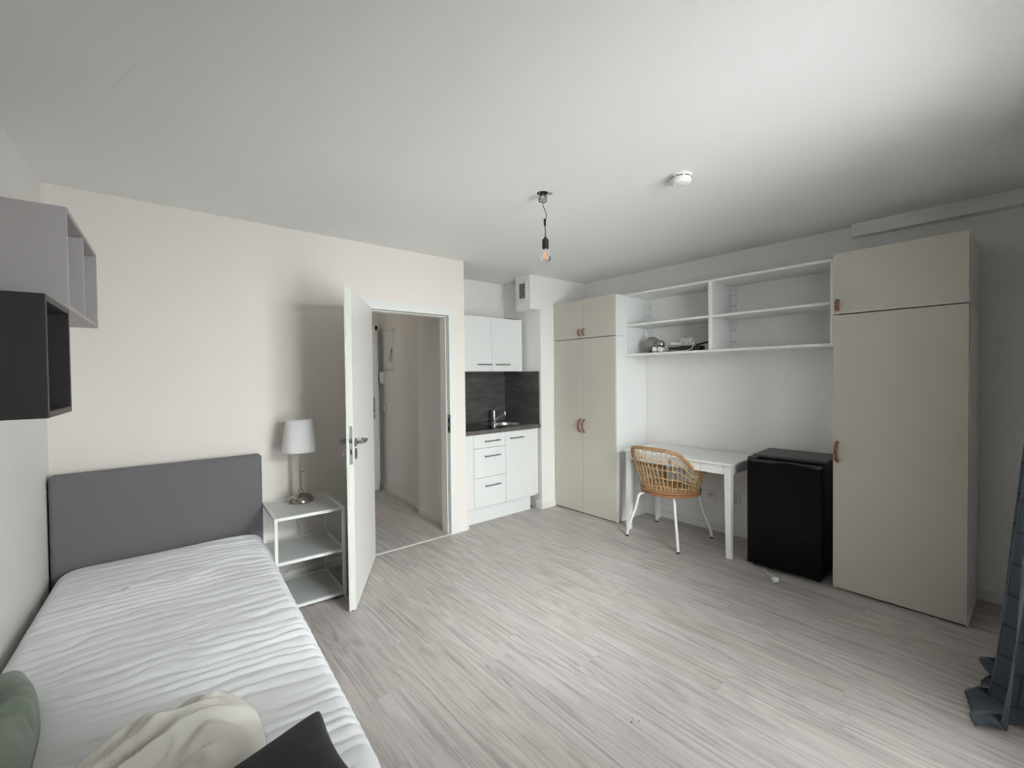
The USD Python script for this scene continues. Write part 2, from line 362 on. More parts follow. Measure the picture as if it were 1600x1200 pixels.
# door frame
def door_frame():
    t = Thing('trim_1', loc=(DX0, 0, 0), kind='structure')
    w = 0.069
    def mitred(pts):
        m = extrude(Polygon(pts), 0.014); M = np.array([[1, 0, 0, 0], [0, 0, -1, 0], [0, 1, 0, 0], [0, 0, 0, 1.0]]); m.apply_transform(M); m.apply_translation([0, 0.0, 0]); return m
    zt = DZ + 0.072
    t.part('casing', mitred([(DX1, 0), (DX1 + w, 0), (DX1 + w, zt), (DX1, DZ)]), 'white_trim')
    t.part('casing', mitred([(DX0, 0), (DX0, DZ), (DX0 - w, zt), (DX0 - w, 0)]), 'white_trim')
    t.part('casing', mitred([(DX0, DZ), (DX1, DZ), (DX1 + w, zt), (DX0 - w, zt)]), 'white_trim')
    # lining with a stop rebate
    for x0, x1, s in ((DX1, DX1 + 0.019, -1), (DX0 - 0.019, DX0, 1)):
        m = box(x0, x1, 0.0, 0.125, 0, DZ, 0.001)
        st = box(x0 - 0.012, x0 + 0.002, 0.030, 0.125, 0, DZ, 0.001) if s < 0 else box(x1 - 0.002, x1 + 0.012, 0.030, 0.125, 0, DZ, 0.001)
        t.part('jamb', cat([m, st]), 'white_trim')
    t.part('head_jamb', cat([box(DX0 - 0.019, DX1 + 0.019, 0.0, 0.125, DZ, DZ + 0.019, 0.001), box(DX0, DX1, 0.030, 0.125, DZ - 0.012, DZ + 0.002, 0.001)]), 'white_trim')
    t.part('rubber_seal', box(DX1 - 0.005, DX1 + 0.001, 0.023, 0.031, 0, DZ, 0), 'cord_grey')
    t.part('rubber_seal', box(DX0, DX1, 0.023, 0.031, DZ - 0.005, DZ + 0.001, 0), 'cord_grey')
    s = t.part('strike_plate', box(DX1 - 0.003, DX1 + 0.004, -0.0165, 0.024, 0.925, 1.09, 0.001), 'handle_steel', label='dark steel strike plate')
    t.part('strike_hole', box(DX1 - 0.0040, DX1, -0.004, 0.016, 1.02, 1.055, 0), 'dark_gap', parent=s)
    t.part('strike_hole', box(DX1 - 0.0040, DX1, -0.004, 0.016, 0.945, 0.98, 0), 'dark_gap', parent=s)
door_frame()

# room door, open by about 120 degrees; own axes: x from the hinge to the lock edge, y to the visible face
def lever(t, side, x, z):
    """a stainless lever on a round rose; side +1: on the visible face"""
    y0 = 0.0 if side > 0 else -0.040
    t.part('rose', lathe([(0, 0), (0.026, 0), (0.026, 0.006), (0.024, 0.008), (0, 0.008)], (x, y0, z), 28, 'y') if side > 0 else lathe([(0, -0.008), (0.024, -0.008), (0.026, -0.006), (0.026, 0), (0, 0)], (x, y0, z), 28, 'y'), 'handle_steel', label='stainless handle rose')
    yb = y0 + side * 0.052
    pts = [(x, y0 + side * 0.004, z), (x, y0 + side * 0.034, z), (x - 0.004, y0 + side * 0.047, z), (x - 0.018, yb, z), (x - 0.085, yb, z), (x - 0.108, yb, z), (x - 0.122, yb - side * 0.008, z), (x - 0.138, yb - side * 0.036, z)]
    t.part('lever_handle', tube(smoothline(pts, 5), 0.0095, 14), 'handle_steel', label='stainless lever handle')
def room_door():
    rz = math.degrees(math.atan2(-0.855, -0.518))
    t = Thing('door_1', loc=(1.807, -0.050, 0), rotz=rz, kind='structure', local=True)
    Lw = 0.840
    t.part('leaf', box(0.0, Lw - 0.013, -0.026, 0.0, 0.008, 1.985, 0.002), 'door_white')
    t.part('rebate_lip', box(-0.006, Lw, -0.040, -0.0255, 0.008, 1.998, 0.002), 'door_white')
    lp = t.part('lock_plate', rbox(Lw - 0.0155, Lw - 0.0115, -0.0235, -0.0035, 0.905, 1.14, 0.0019), 'plate_grey', label='steel mortise lock plate')
    t.part('latch_bolt', box(Lw - 0.013, Lw - 0.002, -0.020, -0.007, 1.035, 1.063, 0.003), 'handle_steel', parent=lp)
    t.part('dead_bolt', box(Lw - 0.013, Lw - 0.0105, -0.019, -0.008, 0.965, 0.997, 0.001), 'handle_steel', parent=lp)
    for z in (1.125, 0.92): t.part('screw', lathe([(0, 0), (0.003, 0), (0.003, 0.001), (0, 0.001)], (Lw - 0.0118, -0.0135, z), 10, 'x'), 'handle_steel', parent=lp)
    for s in (1, -1):
        lever(t, s, Lw - 0.066, 1.034)
        y0 = 0.0 if s > 0 else -0.040
        from shapely.geometry import LineString
        e = extrude(LineString([(0, -0.018), (0, 0.018)]).buffer(0.016, 12), 0.009); e.apply_transform(trimesh.transformations.rotation_matrix(math.pi / 2, [1, 0, 0])); e.apply_translation([Lw - 0.066, (y0 + 0.009) if s > 0 else y0, 0.962])
        e = t.part('key_escutcheon', e, 'handle_steel', label='oval stainless key plate')
        t.part('key_hole', box(Lw - 0.0685, Lw - 0.0635, y0 + s * 0.008, y0 + s * 0.0096, 0.945, 0.972, 0), 'dark_gap', parent=e)
    t.part('key_knob', cat([bar((Lw - 0.066, -0.046, 0.958), (Lw - 0.066, -0.062, 0.958), 0.006), box(Lw - 0.074, Lw - 0.058, -0.075, -0.061, 0.948, 0.968, 0.003)]), 'stainless')
    for z in (0.24, 1.74): t.part('hinge', bar((-0.006, -0.043, z - 0.045), (-0.006, -0.043, z + 0.045), 0.008), 'stainless')
room_door()

# hall: front door in its frame, fuse box, intercom, switches
def hall_door():
    t = Thing('door_2', loc=(2.2, 2.16, 0), kind='structure')
    t.part('leaf', box(1.84, 2.700, 1.950, 2.000, 0.012, 2.03, 0.003), 'door_white')
    t.part('frame', cat([box(1.78, 1.84, 1.97, 2.16, 0, 2.09, 0.003), box(2.700, 2.735, 1.985, 2.16, 0, 2.09, 0.003), box(1.78, 2.735, 1.985, 2.16, 2.03, 2.09, 0.003)]), 'white_trim')
    p = t.part('lock_shield', rbox(2.630, 2.672, 1.940, 1.952, 0.915, 1.19, 0.0055), 'plate_grey', label='long steel lock shield')
    t.part('shield_screw', lathe([(0, -0.004), (0.006, -0.004), (0.006, 0), (0, 0)], (2.651, 1.941, 1.11), 12, 'y'), 'dark_gap', parent=p)
    t.part('key_cylinder', lathe([(0, -0.006), (0.010, -0.006), (0.010, 0), (0, 0)], (2.651, 1.941, 1.02), 12, 'y'), 'dark_gap', parent=p)
hall_door()
def hall_fittings():
    rz = -math.degrees(math.atan(HALL_TILT))
    def at_wall(name, label, c, y, z): return Thing(name, label, c, (hall_x(y), y, z), rotz=rz, local=True)    # own axes: x=0 the wall, -x into the hall, y along the wall
    t = at_wall('fuse_box', 'white wall fuse cabinet with a dark-edged flap high on the hall wall', 'fuse box', 1.72, 1.515)
    h, w = 0.515, 0.176
    t.part('cabinet_frame', cat([box(-0.014, 0, -w, w, 0, 0.016), box(-0.014, 0, -w, w, h - 0.016, h), box(-0.014, 0, -w, -w + 0.016, 0.016, h - 0.016), box(-0.014, 0, w - 0.016, w, 0.016, h - 0.016)]), 'white_trim')
    t.part('recess_panel', box(-0.004, 0, -w + 0.016, w - 0.016, 0.016, h - 0.016, 0), 'dark_gap')
    f = t.part('flap', box(-0.018, -0.009, -w + 0.034, w - 0.019, 0.019, h - 0.019), 'white_trim')
    t.part('flap_edge', box(-0.019, -0.012, -w + 0.020, -w + 0.029, 0.05, h - 0.02), 'white_trim', parent=f)
    t.part('flap_catch', tube(smoothline([(-0.020, -w + 0.06, 0.27), (-0.024, -w + 0.10, 0.20), (-0.020, -w + 0.15, 0.12)], 6), 0.003, 6), 'dark_gap', parent=f)
    t.part('flap_catch', tube(smoothline([(-0.020, -w + 0.06, 0.27), (-0.024, -w + 0.055, 0.19), (-0.020, -w + 0.075, 0.10)], 6), 0.0025, 6), 'dark_gap', parent=f)
    t = at_wall('intercom', 'slim white intercom handset on the hall wall beside the front door', 'intercom', 2.02, 1.352)
    t.part('base', rbox(-0.022, 0, -0.045, 0.045, 0, 0.155, 0.006), 'white_plastic'); t.part('handset', rbox(-0.045, -0.020, -0.040, 0.000, 0.004, 0.151, 0.01), 'white_plastic')
    t = at_wall('light_switch', 'small white light switch low beside the front door in the hall', 'light switch', 1.985, 0.995)
    t.part('plate', rbox(-0.011, 0, -0.041, 0.041, 0, 0.082, 0.004), 'white_plastic'); t.part('rocker', rbox(-0.017, -0.009, -0.028, 0.028, 0.013, 0.069, 0.003), 'white_plastic')
hall_fittings()
def hall_lamp():
    t = Thing('hall_lamp', 'round opal ceiling lamp in the hall', 'lamp', (1.85, 1.55, H))
    t.part('base', lathe([(0, -0.02), (0.14, -0.02), (0.14, 0), (0, 0)], (1.85, 1.55, H), 40), 'white_metal')
    t.part('opal_dome', lathe([(0, -0.085), (0.06, -0.080), (0.11, -0.058), (0.135, -0.020), (0, -0.020)], (1.85, 1.55, H), 40), 'lit_opal', smooth=True)
hall_lamp()

# window behind the camera (daylight source): frame, mullion, panes
def window():
    x0, x1, z0, z1 = WIN; y0, y1 = FRONT_Y - 0.27, FRONT_Y - 0.20
    t = Thing('window_1', loc=((x0 + x1) / 2, FRONT_Y, z0), kind='structure')
    f = 0.055
    for a, b, c, d in ((x0, x0 + f, z0, z1), (x1 - f, x1, z0, z1), (x0 + f, x1 - f, z0, z0 + f), (x0 + f, x1 - f, z1 - f, z1), ((x0 + x1) / 2 - f / 2, (x0 + x1) / 2 + f / 2, z0 + f, z1 - f)):
        t.part('frame', box(a, b, y0, y1, c, d, 0.004), 'white_trim')
    m = (x0 + x1) / 2
    t.part('pane', box(x0 + f, m - f / 2, y0 + 0.028, y0 + 0.032, z0 + f, z1 - f, 0), 'pane_glass'); t.part('pane', box(m + f / 2, x1 - f, y0 + 0.028, y0 + 0.032, z0 + f, z1 - f, 0), 'pane_glass')
    t.part('window_sill', box(x0 - 0.03, x1 + 0.03, y1, FRONT_Y + 0.02, z0 - 0.02, z0, 0.004), 'white_trim')
window()

# vent grille on the duct
def grille():
    t = Thing('vent_grille', 'white louvred vent grille on the side of the ceiling duct above the kitchen', 'vent', (3.55, 0.125, 2.232))
    x = 3.55
    t.part('frame', cat([box(x - 0.006, x, 0.050, 0.200, 2.232, 2.258), box(x - 0.006, x, 0.050, 0.200, 2.420, 2.446), box(x - 0.006, x, 0.050, 0.076, 2.258, 2.420), box(x - 0.006, x, 0.174, 0.200, 2.258, 2.420)]), 'white_plastic')
    t.part('backing', box(x - 0.0015, x, 0.076, 0.174, 2.258, 2.420, 0), 'dark_gap')
    for k in range(10):
        z = 2.266 + k * 0.0163
        t.part('slat', obox((x - 0.004, 0.076, z), (x - 0.004, 0.174, z), 0.0075, 0.0045, up=(-0.5, 0, 1), c=0.0005), 'white_plastic')
    for y in (0.058, 0.192):
        for z in (2.241, 2.437): t.part('screw', lathe([(0, -0.002), (0.003, -0.002), (0.003, 0), (0, 0)], (x - 0.0055, y, z), 8, 'x'), 'cord_grey')
grille()

# ------------------------------------------------------------------ kitchen
def bar_handle(t, a, b, y, z, parent):
    """a bar handle from x=a to b, standing off the front y"""
    p = t.part('handle', bar((a, y - 0.030, z), (b, y - 0.030, z), 0.0055), 'handle_steel', parent=parent, label='steel bar handle')
    for x in (a + 0.018, b - 0.018): t.part('handle_post', bar((x, y + 0.001, z), (x, y - 0.030, z), 0.0045, 8), 'handle_steel', parent=None) if False else None
    return p
def handle_mesh(a, b, y, z):
    return cat([bar((a, y - 0.030, z), (b, y - 0.030, z), 0.0055)] + [bar((x, y + 0.001, z), (x, y - 0.030, z), 0.0045, 8) for x in (a + 0.02, b - 0.02)])
def kitchen():
    yf = 0.030; zt = 0.872
    t = Thing('kitchen_base_cabinet', 'white base kitchen cabinet with three drawers and one door under the dark worktop', 'cabinet', (3.2, 0.3, 0))
    t.part('carcass', cat([box(2.742, 2.758, yf + 0.02, 0.60, 0.15, zt), box(3.210, 3.226, yf + 0.02, 0.60, 0.15, zt), box(3.650, 3.666, yf + 0.02, 0.60, 0.15, zt), box(2.742, 3.666, yf + 0.02, 0.60, 0.15, 0.166), box(2.742, 3.666, 0.585, 0.60, 0.166, zt)]), 'kitchen_white')
    t.part('plinth', box(2.735, 3.600, 0.085, 0.10, 0.0, 0.155), 'kitchen_white')
    t.part('filler_panel', box(2.722, 2.8245, yf, yf + 0.018, 0.165, zt), 'kitchen_white')
    for z0, z1, h in ((0.738, zt, 0.803), (0.4535, 0.735, 0.658), (0.168, 0.4505, 0.370)):
        d = t.part('drawer', box(2.8275, 3.2165, yf, yf + 0.018, z0, z1), 'kitchen_white')
        t.part('handle', handle_mesh(2.942, 3.130, yf, h), 'handle_steel', parent=d, label='steel bar handle')
    d = t.part('door', box(3.2195, 3.667, yf, yf + 0.018, 0.168, zt), 'kitchen_white')
    t.part('handle', handle_mesh(3.262, 3.446, yf, 0.803), 'handle_steel', parent=d, label='steel bar handle')
    wt = cut(box(XK + 0.003, XN - 0.003, 0.012, YN - 0.002, 0.878, 0.913, 0.002), tm(m3.Manifold.cylinder(0.3, 0.145, 0.145, 48).translate((3.45, 0.285, 0.75))))
    single('worktop', wt, 'concrete_worktop', 'dark concrete-look kitchen worktop across the kitchen niche', 'worktop')
    t = Thing('splashback', 'dark slate-look splashback panels around the kitchen corner', 'splashback', (3.2, 0.6, 0.914))
    t.part('back_panel', box(XK + 0.003, XN - 0.010, YN - 0.010, YN - 0.001, 0.914, 1.482, 0.001), 'slate_panel')
    t.part('side_panel', box(XN - 0.010, XN - 0.001, 0.030, YN - 0.010, 0.914, 1.482, 0.001), 'slate_panel')
    t = Thing('cooktop', 'black glass cooktop set in the left half of the worktop', 'cooktop', (3.0, 0.3, 0.913))
    t.part('glass_plate', box(2.74, 3.22, 0.055, 0.555, 0.9135, 0.919, 0.002), 'black_glass')
    for y in (0.18, 0.42): t.part('heating_zone', lathe([(0.082, 0), (0.084, 0), (0.084, 0.0003), (0.082, 0.0003)], (2.98, y, 0.919), 40), 'film')
    t = Thing('sink', 'round stainless steel sink bowl on a steel drainer in the worktop', 'sink', (3.45, 0.285, 0.913))
    pl = cut(rbox(3.235, 3.67, 0.05, 0.57, 0.9125, 0.9175, 0.002), tm(m3.Manifold.cylinder(0.1, 0.142, 0.142, 48).translate((3.45, 0.285, 0.87))))
    t.part('drainer_plate', pl, 'stainless')
    t.part('bowl', lathe([(0.150, 0.0045), (0.1455, 0.0065), (0.141, 0.003), (0.135, -0.06), (0.115, -0.105), (0.06, -0.12), (0.0, -0.122), (0.0, -0.124), (0.06, -0.122), (0.117, -0.107), (0.1375, -0.06), (0.1435, 0.001), (0.150, 0.0045)], (3.45, 0.285, 0.913), 48), 'stainless')
    t.part('drain', lathe([(0, 0.001), (0.032, 0.001), (0.032, 0.003), (0.0, 0.005)], (3.45, 0.285, 0.792), 24), 'chrome')
    t = Thing('faucet', 'chrome single-lever kitchen tap behind the round sink', 'faucet', (3.425, 0.485, 0.917))
    c = np.array([3.425, 0.485, 0.9175])
    t.part('body', lathe([(0, 0), (0.030, 0), (0.030, 0.006), (0.024, 0.010), (0.023, 0.095), (0.0245, 0.10), (0.0245, 0.128), (0.018, 0.138), (0, 0.140)], c, 28), 'chrome')
    t.part('spout', tube(smoothline([c + (0, 0, 0.022), c + (0.02, -0.030, 0.045), c + (0.05, -0.085, 0.092), c + (0.065, -0.112, 0.110)], 6), np.linspace(0.0155, 0.0125, 19), 14), 'chrome')
    t.part('spout_tip', lathe([(0, -0.024), (0.0135, -0.024), (0.0145, 0.0), (0.0135, 0.014), (0, 0.017)], c + (0.066, -0.114, 0.110), 18), 'chrome')
    t.part('lever', tube(smoothline([c + (0, 0, 0.133), c + (0.012, -0.020, 0.142), c + (0.032, -0.055, 0.146)], 5), np.linspace(0.009, 0.006, 11), 10), 'chrome')
    # wall cabinet
    yf, y1, z0, z1 = 0.250, 0.600, 1.485, 2.048
    t = Thing('kitchen_wall_cabinet', 'white two-door kitchen wall cabinet above the splashback', 'cabinet', (3.22, 0.43, z0))
    t.part('carcass', box(2.806, 3.646, yf + 0.02, YN - 0.001, z0, z1), 'kitchen_white')
    for x0, x1, a, b in ((2.806, 3.2235, 3.040, 3.225), (3.2265, 3.648, 3.266, 3.452)):
        d = t.part('door', box(x0, x1, yf, yf + 0.019, z0, z1), 'kitchen_white')
        if b > 3.22 and x0 < 3: a, b = 3.028, 3.208
        t.part('handle', handle_mesh(a, b, yf, 1.556), 'handle_steel', parent=d, label='steel bar handle')
    tray = rbox(3.47, 3.63, 0.30, 0.42, z1 + 0.001, z1 + 0.016, 0.005)
    single('small_tray', tray, 'rust_card', 'flat reddish-brown tray lying on top of the kitchen wall cabinet', 'tray')
kitchen()

# ------------------------------------------------------------------ wardrobes
def strap(t, parent, y, z0, z1, bulge, x):
    """a leather strap, screwed at both ends, bulging out of the door; a short one is folded to a loop"""
    n = 14; u = np.linspace(0, 1, n); w, th = 0.022, 0.0035
    off = np.sin(np.pi * u) ** 0.8 * bulge
    zz = z0 + (z1 - z0) * u
    P = np.stack([x - 0.003 - off, np.full(n, y), zz], 1)
    rings = []
    tan = np.gradient(P, axis=0); tan /= np.linalg.norm(tan, axis=1, keepdims=True)
    for i in range(n):
        nx = np.cross(tan[i], [0, 1.0, 0]); hw = w / 2 * (0.72 if i in (0, n - 1) else 1)
        rings.append([P[i] + s * np.array([0, hw, 0]) + q * nx * th / 2 for s, q in ((-1, -1), (1, -1), (1, 1), (-1, 1))])
    v = np.array(rings).reshape(-1, 3); f = []
    for i in range(n - 1):
        for k in range(4):
            l = (k + 1) % 4; f += [(i * 4 + k, i * 4 + l, i * 4 + 4 + l), (i * 4 + k, i * 4 + 4 + l, i * 4 + 4 + k)]
    f += [(0, 2, 1), (0, 3, 2), (n * 4 - 4, n * 4 - 3, n * 4 - 2), (n * 4 - 4, n * 4 - 2, n * 4 - 1)]
    m = trimesh.Trimesh(v, np.array(f), process=False); m.fix_normals()
    h = t.part('leather_handle', m, 'leather', parent=parent, label='brown leather strap handle', smooth=40)
    return h
def screw_at(t, parent, x, y, z):
    t.part('screw', lathe([(0, -0.004), (0.004, -0.003), (0.005, 0), (0, 0)], (x, y, z), 12, 'x'), 'stainless', parent=parent)
def long_handle(t, door, y):
    h = strap(t, door, y, 0.843, 0.984, 0.042, XF)
    return h
def loop_handle(t, door, y):
    return strap(t, door, y, 1.838, 1.912, 0.028, XF)
def strap_screws(t, door, y, z0, z1):
    pass
def wardrobe(name, label, y_hi, y_lo, doors):
    """doors: list of (y_hi, y_lo, handle_y)"""
    ZS, ZT = 1.8125, 2.212; x0, x1 = XF + 0.019, XR - 0.004
    t = Thing(name, label, 'wardrobe', group='greige wardrobes', loc=((XF + XR) / 2, (y_hi + y_lo) / 2, 0))
    for a, b in ((0.0, ZS - 0.001), (ZS + 0.001, ZT)):
        t.part('side_panel', box(x0, x1, y_hi - 0.016, y_hi, a, b), 'white_melamine'); t.part('side_panel', box(x0, x1, y_lo, y_lo + 0.016, a, b), 'white_melamine')
        t.part('inner_board', box(x0, x1, y_lo + 0.016, y_hi - 0.016, b - 0.016, b), 'white_melamine'); t.part('inner_board', box(x0, x1, y_lo + 0.016, y_hi - 0.016, a + 0.03, a + 0.046), 'white_melamine')
    t.part('back_board', box(x1 - 0.008, x1, y_lo + 0.016, y_hi - 0.016, 0.05, ZT - 0.02), 'white_melamine')
    for a, b, hy in doors:
        d = t.part('door', box(XF, XF + 0.018, b, a, 0.012, ZS - 0.003), 'greige_front')
        long_handle(t, d, hy); 
        u = t.part('upper_door', box(XF, XF + 0.018, b, a, ZS + 0.003, ZT), 'greige_front')
        loop_handle(t, u, hy)
        for z, p in ((0.851, d), (0.976, d), (1.902, u), (1.846, u)): screw_at(t, p, XF - 0.0085, hy, z)
wardrobe('wardrobe', 'greige wardrobe with two tall doors beside the kitchen niche', 0.0, -0.820, [(-0.001, -0.403, -0.376), (-0.406, -0.818, -0.434)])
wardrobe('wardrobe', 'greige wardrobe with a single tall door right of the black fridge', -2.571, -3.206, [(-2.572, -3.202, -2.597)])

# open wall shelf between the wardrobes
def wall_shelf():
    y1, y0, z0, z1, th = -0.822, -2.533, 1.618, 2.218, 0.019
    t = Thing('wall_shelf', 'long white open shelf unit spanning between the two wardrobes above the desk', 'shelf', (4.15, -1.7, z0))
    x0, x1 = 4.045, XR - 0.003
    ym = -1.672
    t.part('top_board', box(x0, x1, y0, y1, z1 - th, z1), 'white_melamine')
    t.part('bottom_board', box(x0, x1, y0, y1, z0, z0 + th), 'white_melamine')
    ys = y1
    t.part('side_panel', box(x0 + 0.002, x1, ys - 0.016, ys, z0 + th, z1 - th), 'white_melamine'); t.part('side_panel', box(x0 + 0.002, x1, y0, y0 + 0.018, z0 + th, z1 - th), 'white_melamine')
    t.part('divider', box(x0 + 0.002, x1, ym - 0.016, ym + 0.016, z0 + th, z1 - th), 'white_melamine')
    zs = 1.905
    t.part('shelf_board', box(x0 + 0.004, x1, ym + 0.016, ys - 0.016, zs, zs + th), 'white_melamine'); t.part('shelf_board', box(x0 + 0.004, x1, y0 + 0.018, ym - 0.016, zs, zs + th), 'white_melamine')
    for ya, s in ((ym - 0.016, -1), (ys - 0.016, -1)):
        r = t.part('mounting_rail', cat([box(x1 - 0.045, x1 - 0.002, ya + s * 0.003, ya, z0 + th, z1 - th, 0.0005), box(x1 - 0.005, x1 - 0.002, ya + s * 0.045, ya, z0 + th, z1 - th, 0.0005)]), 'white_metal', label='white steel angle rail')
        for z in (1.71, 1.81, 2.03, 2.12):
            t.part('screw', lathe([(0, -0.003), (0.006, -0.001), (0.006, 0), (0, 0)], (x1 - 0.0052, ya + s * 0.028, z), 10, 'x'), 'handle_steel', parent=r)
            t.part('screw', lathe([(0, -0.003), (0.006, -0.001), (0.006, 0), (0, 0)], (x1 - 0.025, ya + s * 0.003, z), 10, 'y'), 'handle_steel', parent=r)
wall_shelf()

# things on the shelf
def shelf_things():
    z = 1.6375
    c = np.array([4.22, -1.014, z + 0.081])
    t = Thing('globe_lamp', 'smoked glass globe lamp with a silver socket lying on the left of the white shelf', 'lamp', (c[0], c[1], z))
    ax = np.array([-0.30, -0.93, 0.0]); ax /= np.linalg.norm(ax)
    s = trimesh.creation.icosphere(3, 0.081); s.apply_translation(c); t.part('globe', s, 'smoked_glass', smooth=True)
    def along(prof): m = lathe(prof, (0, 0, 0), 24); m.apply_transform(trimesh.geometry.align_vectors([0, 0, 1], ax)); m.apply_translation(c); return m
    t.part('neck', along([(0, 0.07), (0.044, 0.062), (0.045, 0.085), (0.042, 0.09), (0.045, 0.095), (0.042, 0.10), (0.043, 0.118), (0, 0.12)]), 'amber_glass')
    t.part('socket', along([(0, 0.118), (0.034, 0.118), (0.036, 0.135), (0.028, 0.150), (0.014, 0.158), (0, 0.158)]), 'stainless')
    for k, (x, y, lab) in enumerate([(4.105, -1.114, 'white angular plug adapter in front of the smoked globe lamp'), (4.10, -1.18, 'white plug adapter lying on its corner under the silver lamp socket')]):
        p = Thing('plug_adapter', lab, 'plug', (x, y, z), rotz=25 + 50 * k, group='white plug adapters on the shelf', local=True)
        b = rbox(-0.024, 0.024, -0.020, 0.020, -0.018, 0.022, 0.006); b.apply_transform(trimesh.transformations.rotation_matrix(0.5 - k * 0.9, [0.3, 1, 0])); b.apply_translation([0, 0, -b.bounds[0][2]]); zc = b.bounds[1][2] / 2
        p.part('body', b, 'white_plastic')
        p.part('pin', bar((0.02, -0.006, zc), (0.042, -0.006, zc + 0.006), 0.0024, 8), 'chrome'); p.part('pin', bar((0.02, 0.008, zc), (0.042, 0.008, zc + 0.006), 0.0024, 8), 'chrome')
    ya = -1.211
    t = Thing('power_adapter', 'grey power adapter block right of the two white plugs on the shelf', 'adapter', (4.125, ya, z), rotz=15, local=True)
    t.part('body', rbox(-0.026, 0.026, -0.026, 0.026, 0, 0.042, 0.008), 'cord_grey')
    t.part('cord', tube(smoothline([(-0.025, 0, 0.025), (-0.045, -0.01, 0.045), (-0.050, -0.035, 0.03), (-0.048, -0.05, 0.004)], 6), 0.003, 6), 'cord_white')
    yb, yc, yd, ye = -1.226, -1.328, -1.341, -1.545
    single('tool_case', rbox(4.13, 4.24, yc, yb, z, z + 0.045, 0.008), 'brown_plastic', 'flat brown case on the shelf right of the grey adapter', 'case')
    m = rbox(-0.085, 0.085, -0.020, 0.020, 0, 0.030, 0.008); m.apply_transform(trimesh.transformations.euler_matrix(0, -0.10, 1.75)); m.apply_translation([4.185, yc + 0.005, z + 0.057])
    single('power_strip', m, 'cord_white', 'pale power strip lying across the brown and black cases on the shelf', 'power strip')
    single('black_case', rbox(4.10, 4.21, ye, yd, z, z + 0.046, 0.007), 'black_plastic', 'black case on the shelf under the coiled white cable', 'case')
    pts = []
    yk = -1.389
    for k in range(6 * 14 + 1):
        a = 2 * math.pi * k / 14; u = k / 84
        pts.append((4.115 + 0.030 * math.cos(a), yk - 0.085 * u + 0.008 * math.sin(a * 0.5), z + 0.0505 + 0.034 + 0.030 * math.sin(a)))
    pts += [(4.08, yk - 0.11, z + 0.03), (4.072, yk - 0.05, z + 0.005), (4.075, yk + 0.02, z + 0.005), (4.07, yk + 0.09, z + 0.01)]
    single('coiled_cable', tube(smoothline(pts, 2), 0.0032, 6), 'cord_white', 'coiled white cable on top of the black case on the shelf', 'cable', smooth=True)
    yp = -1.44
    t = Thing('pliers', 'dark pliers at the right end of the clutter on the shelf', 'pliers', (4.17, yp - 0.07, z + 0.046))
    for q in (1, -1):
        t.part('grip', tube(smoothline([(4.17, yp - 0.045, z + 0.056), (4.17 + q * 0.014, yp - 0.09, z + 0.062), (4.17 + q * 0.018, yp - 0.16, z + 0.072)], 5), 0.0075, 8), 'cord_grey' if q > 0 else 'black_plastic')
    t.part('jaw', box(4.155, 4.185, yp - 0.05, yp - 0.0, z + 0.0465, z + 0.058, 0.003), 'handle_steel')
shelf_things()

# ------------------------------------------------------------------ desk
def desk():
    t = Thing('desk', 'white desk with one drawer between the wardrobe and the black fridge', 'desk', (4.1, -1.44, 0))
    x0, x1, y0, y1, z = 3.838, 4.392, -1.938, -0.948, 0.740
    t.part('tabletop', box(x0, x1, y0, y1, z - 0.020, z, 0.003), 'desk_white')
    def leg(cx, cy):
        w0, w1 = 0.054, 0.040
        sx, sy = (1 if cx < 4.1 else -1), (1 if cy < -1.4 else -1)
        top = [(cx, cy), (cx + sx * w0, cy), (cx + sx * w0, cy + sy * w0), (cx, cy + sy * w0)]; bot = [(cx, cy), (cx + sx * w1, cy), (cx + sx * w1, cy + sy * w1), (cx, cy + sy * w1)]
        c = 0.003
        def ring(q, zz):
            q = np.array(q); m = q.mean(0); out = []
            for i in range(4):
                for j in ((i - 1) % 4, (i + 1) % 4):
                    d = q[j] - q[i]; out.append([*(q[i] + d / np.linalg.norm(d) * c), zz])
            return out
        return trimesh.convex.convex_hull(np.array(ring(top, z - 0.021) + ring(bot, 0.0)))
    for cx in (x0 + 0.014, x1 - 0.014):
        for cy in (y0 + 0.014, y1 - 0.014): t.part('leg', leg(cx, cy), 'desk_white')
    za, zb = z - 0.092, z - 0.0205
    t.part('apron', box(x0 + 0.020, x0 + 0.038, y0 + 0.066, -1.674, za, zb), 'desk_white')
    t.part('apron', box(x0 + 0.020, x0 + 0.038, -1.165, y1 - 0.066, za, zb), 'desk_white')
    t.part('apron', box(x1 - 0.038, x1 - 0.020, y0 + 0.066, y1 - 0.066, za, zb), 'desk_white')
    for y in (y0 + 0.022, y1 - 0.038): t.part('apron', box(x0 + 0.066, x1 - 0.066, y, y + 0.016, za, zb), 'desk_white')
    d = t.part('drawer', cat([box(x0 + 0.017, x0 + 0.035, -1.671, -1.168, za - 0.001, zb), box(x0 + 0.035, x1 - 0.10, -1.66, -1.645, za + 0.008, zb - 0.01), box(x0 + 0.035, x1 - 0.10, -1.195, -1.18, za + 0.008, zb - 0.01), box(x0 + 0.035, x1 - 0.10, -1.645, -1.195, za + 0.008, za + 0.014)]), 'desk_white')
    t.part('knob_ring', lathe([(0, -0.004), (0.019, -0.004), (0.022, 0), (0, 0)], (x0 + 0.0172, -1.417, 0.684), 24, 'x'), 'cord_white', parent=d)
    t.part('knob', lathe([(0, -0.018), (0.010, -0.018), (0.013, -0.013), (0.008, 0), (0, 0)], (x0 + 0.0140, -1.417, 0.684), 20, 'x'), 'black_plastic', parent=d, label='small dark drawer knob')
desk()

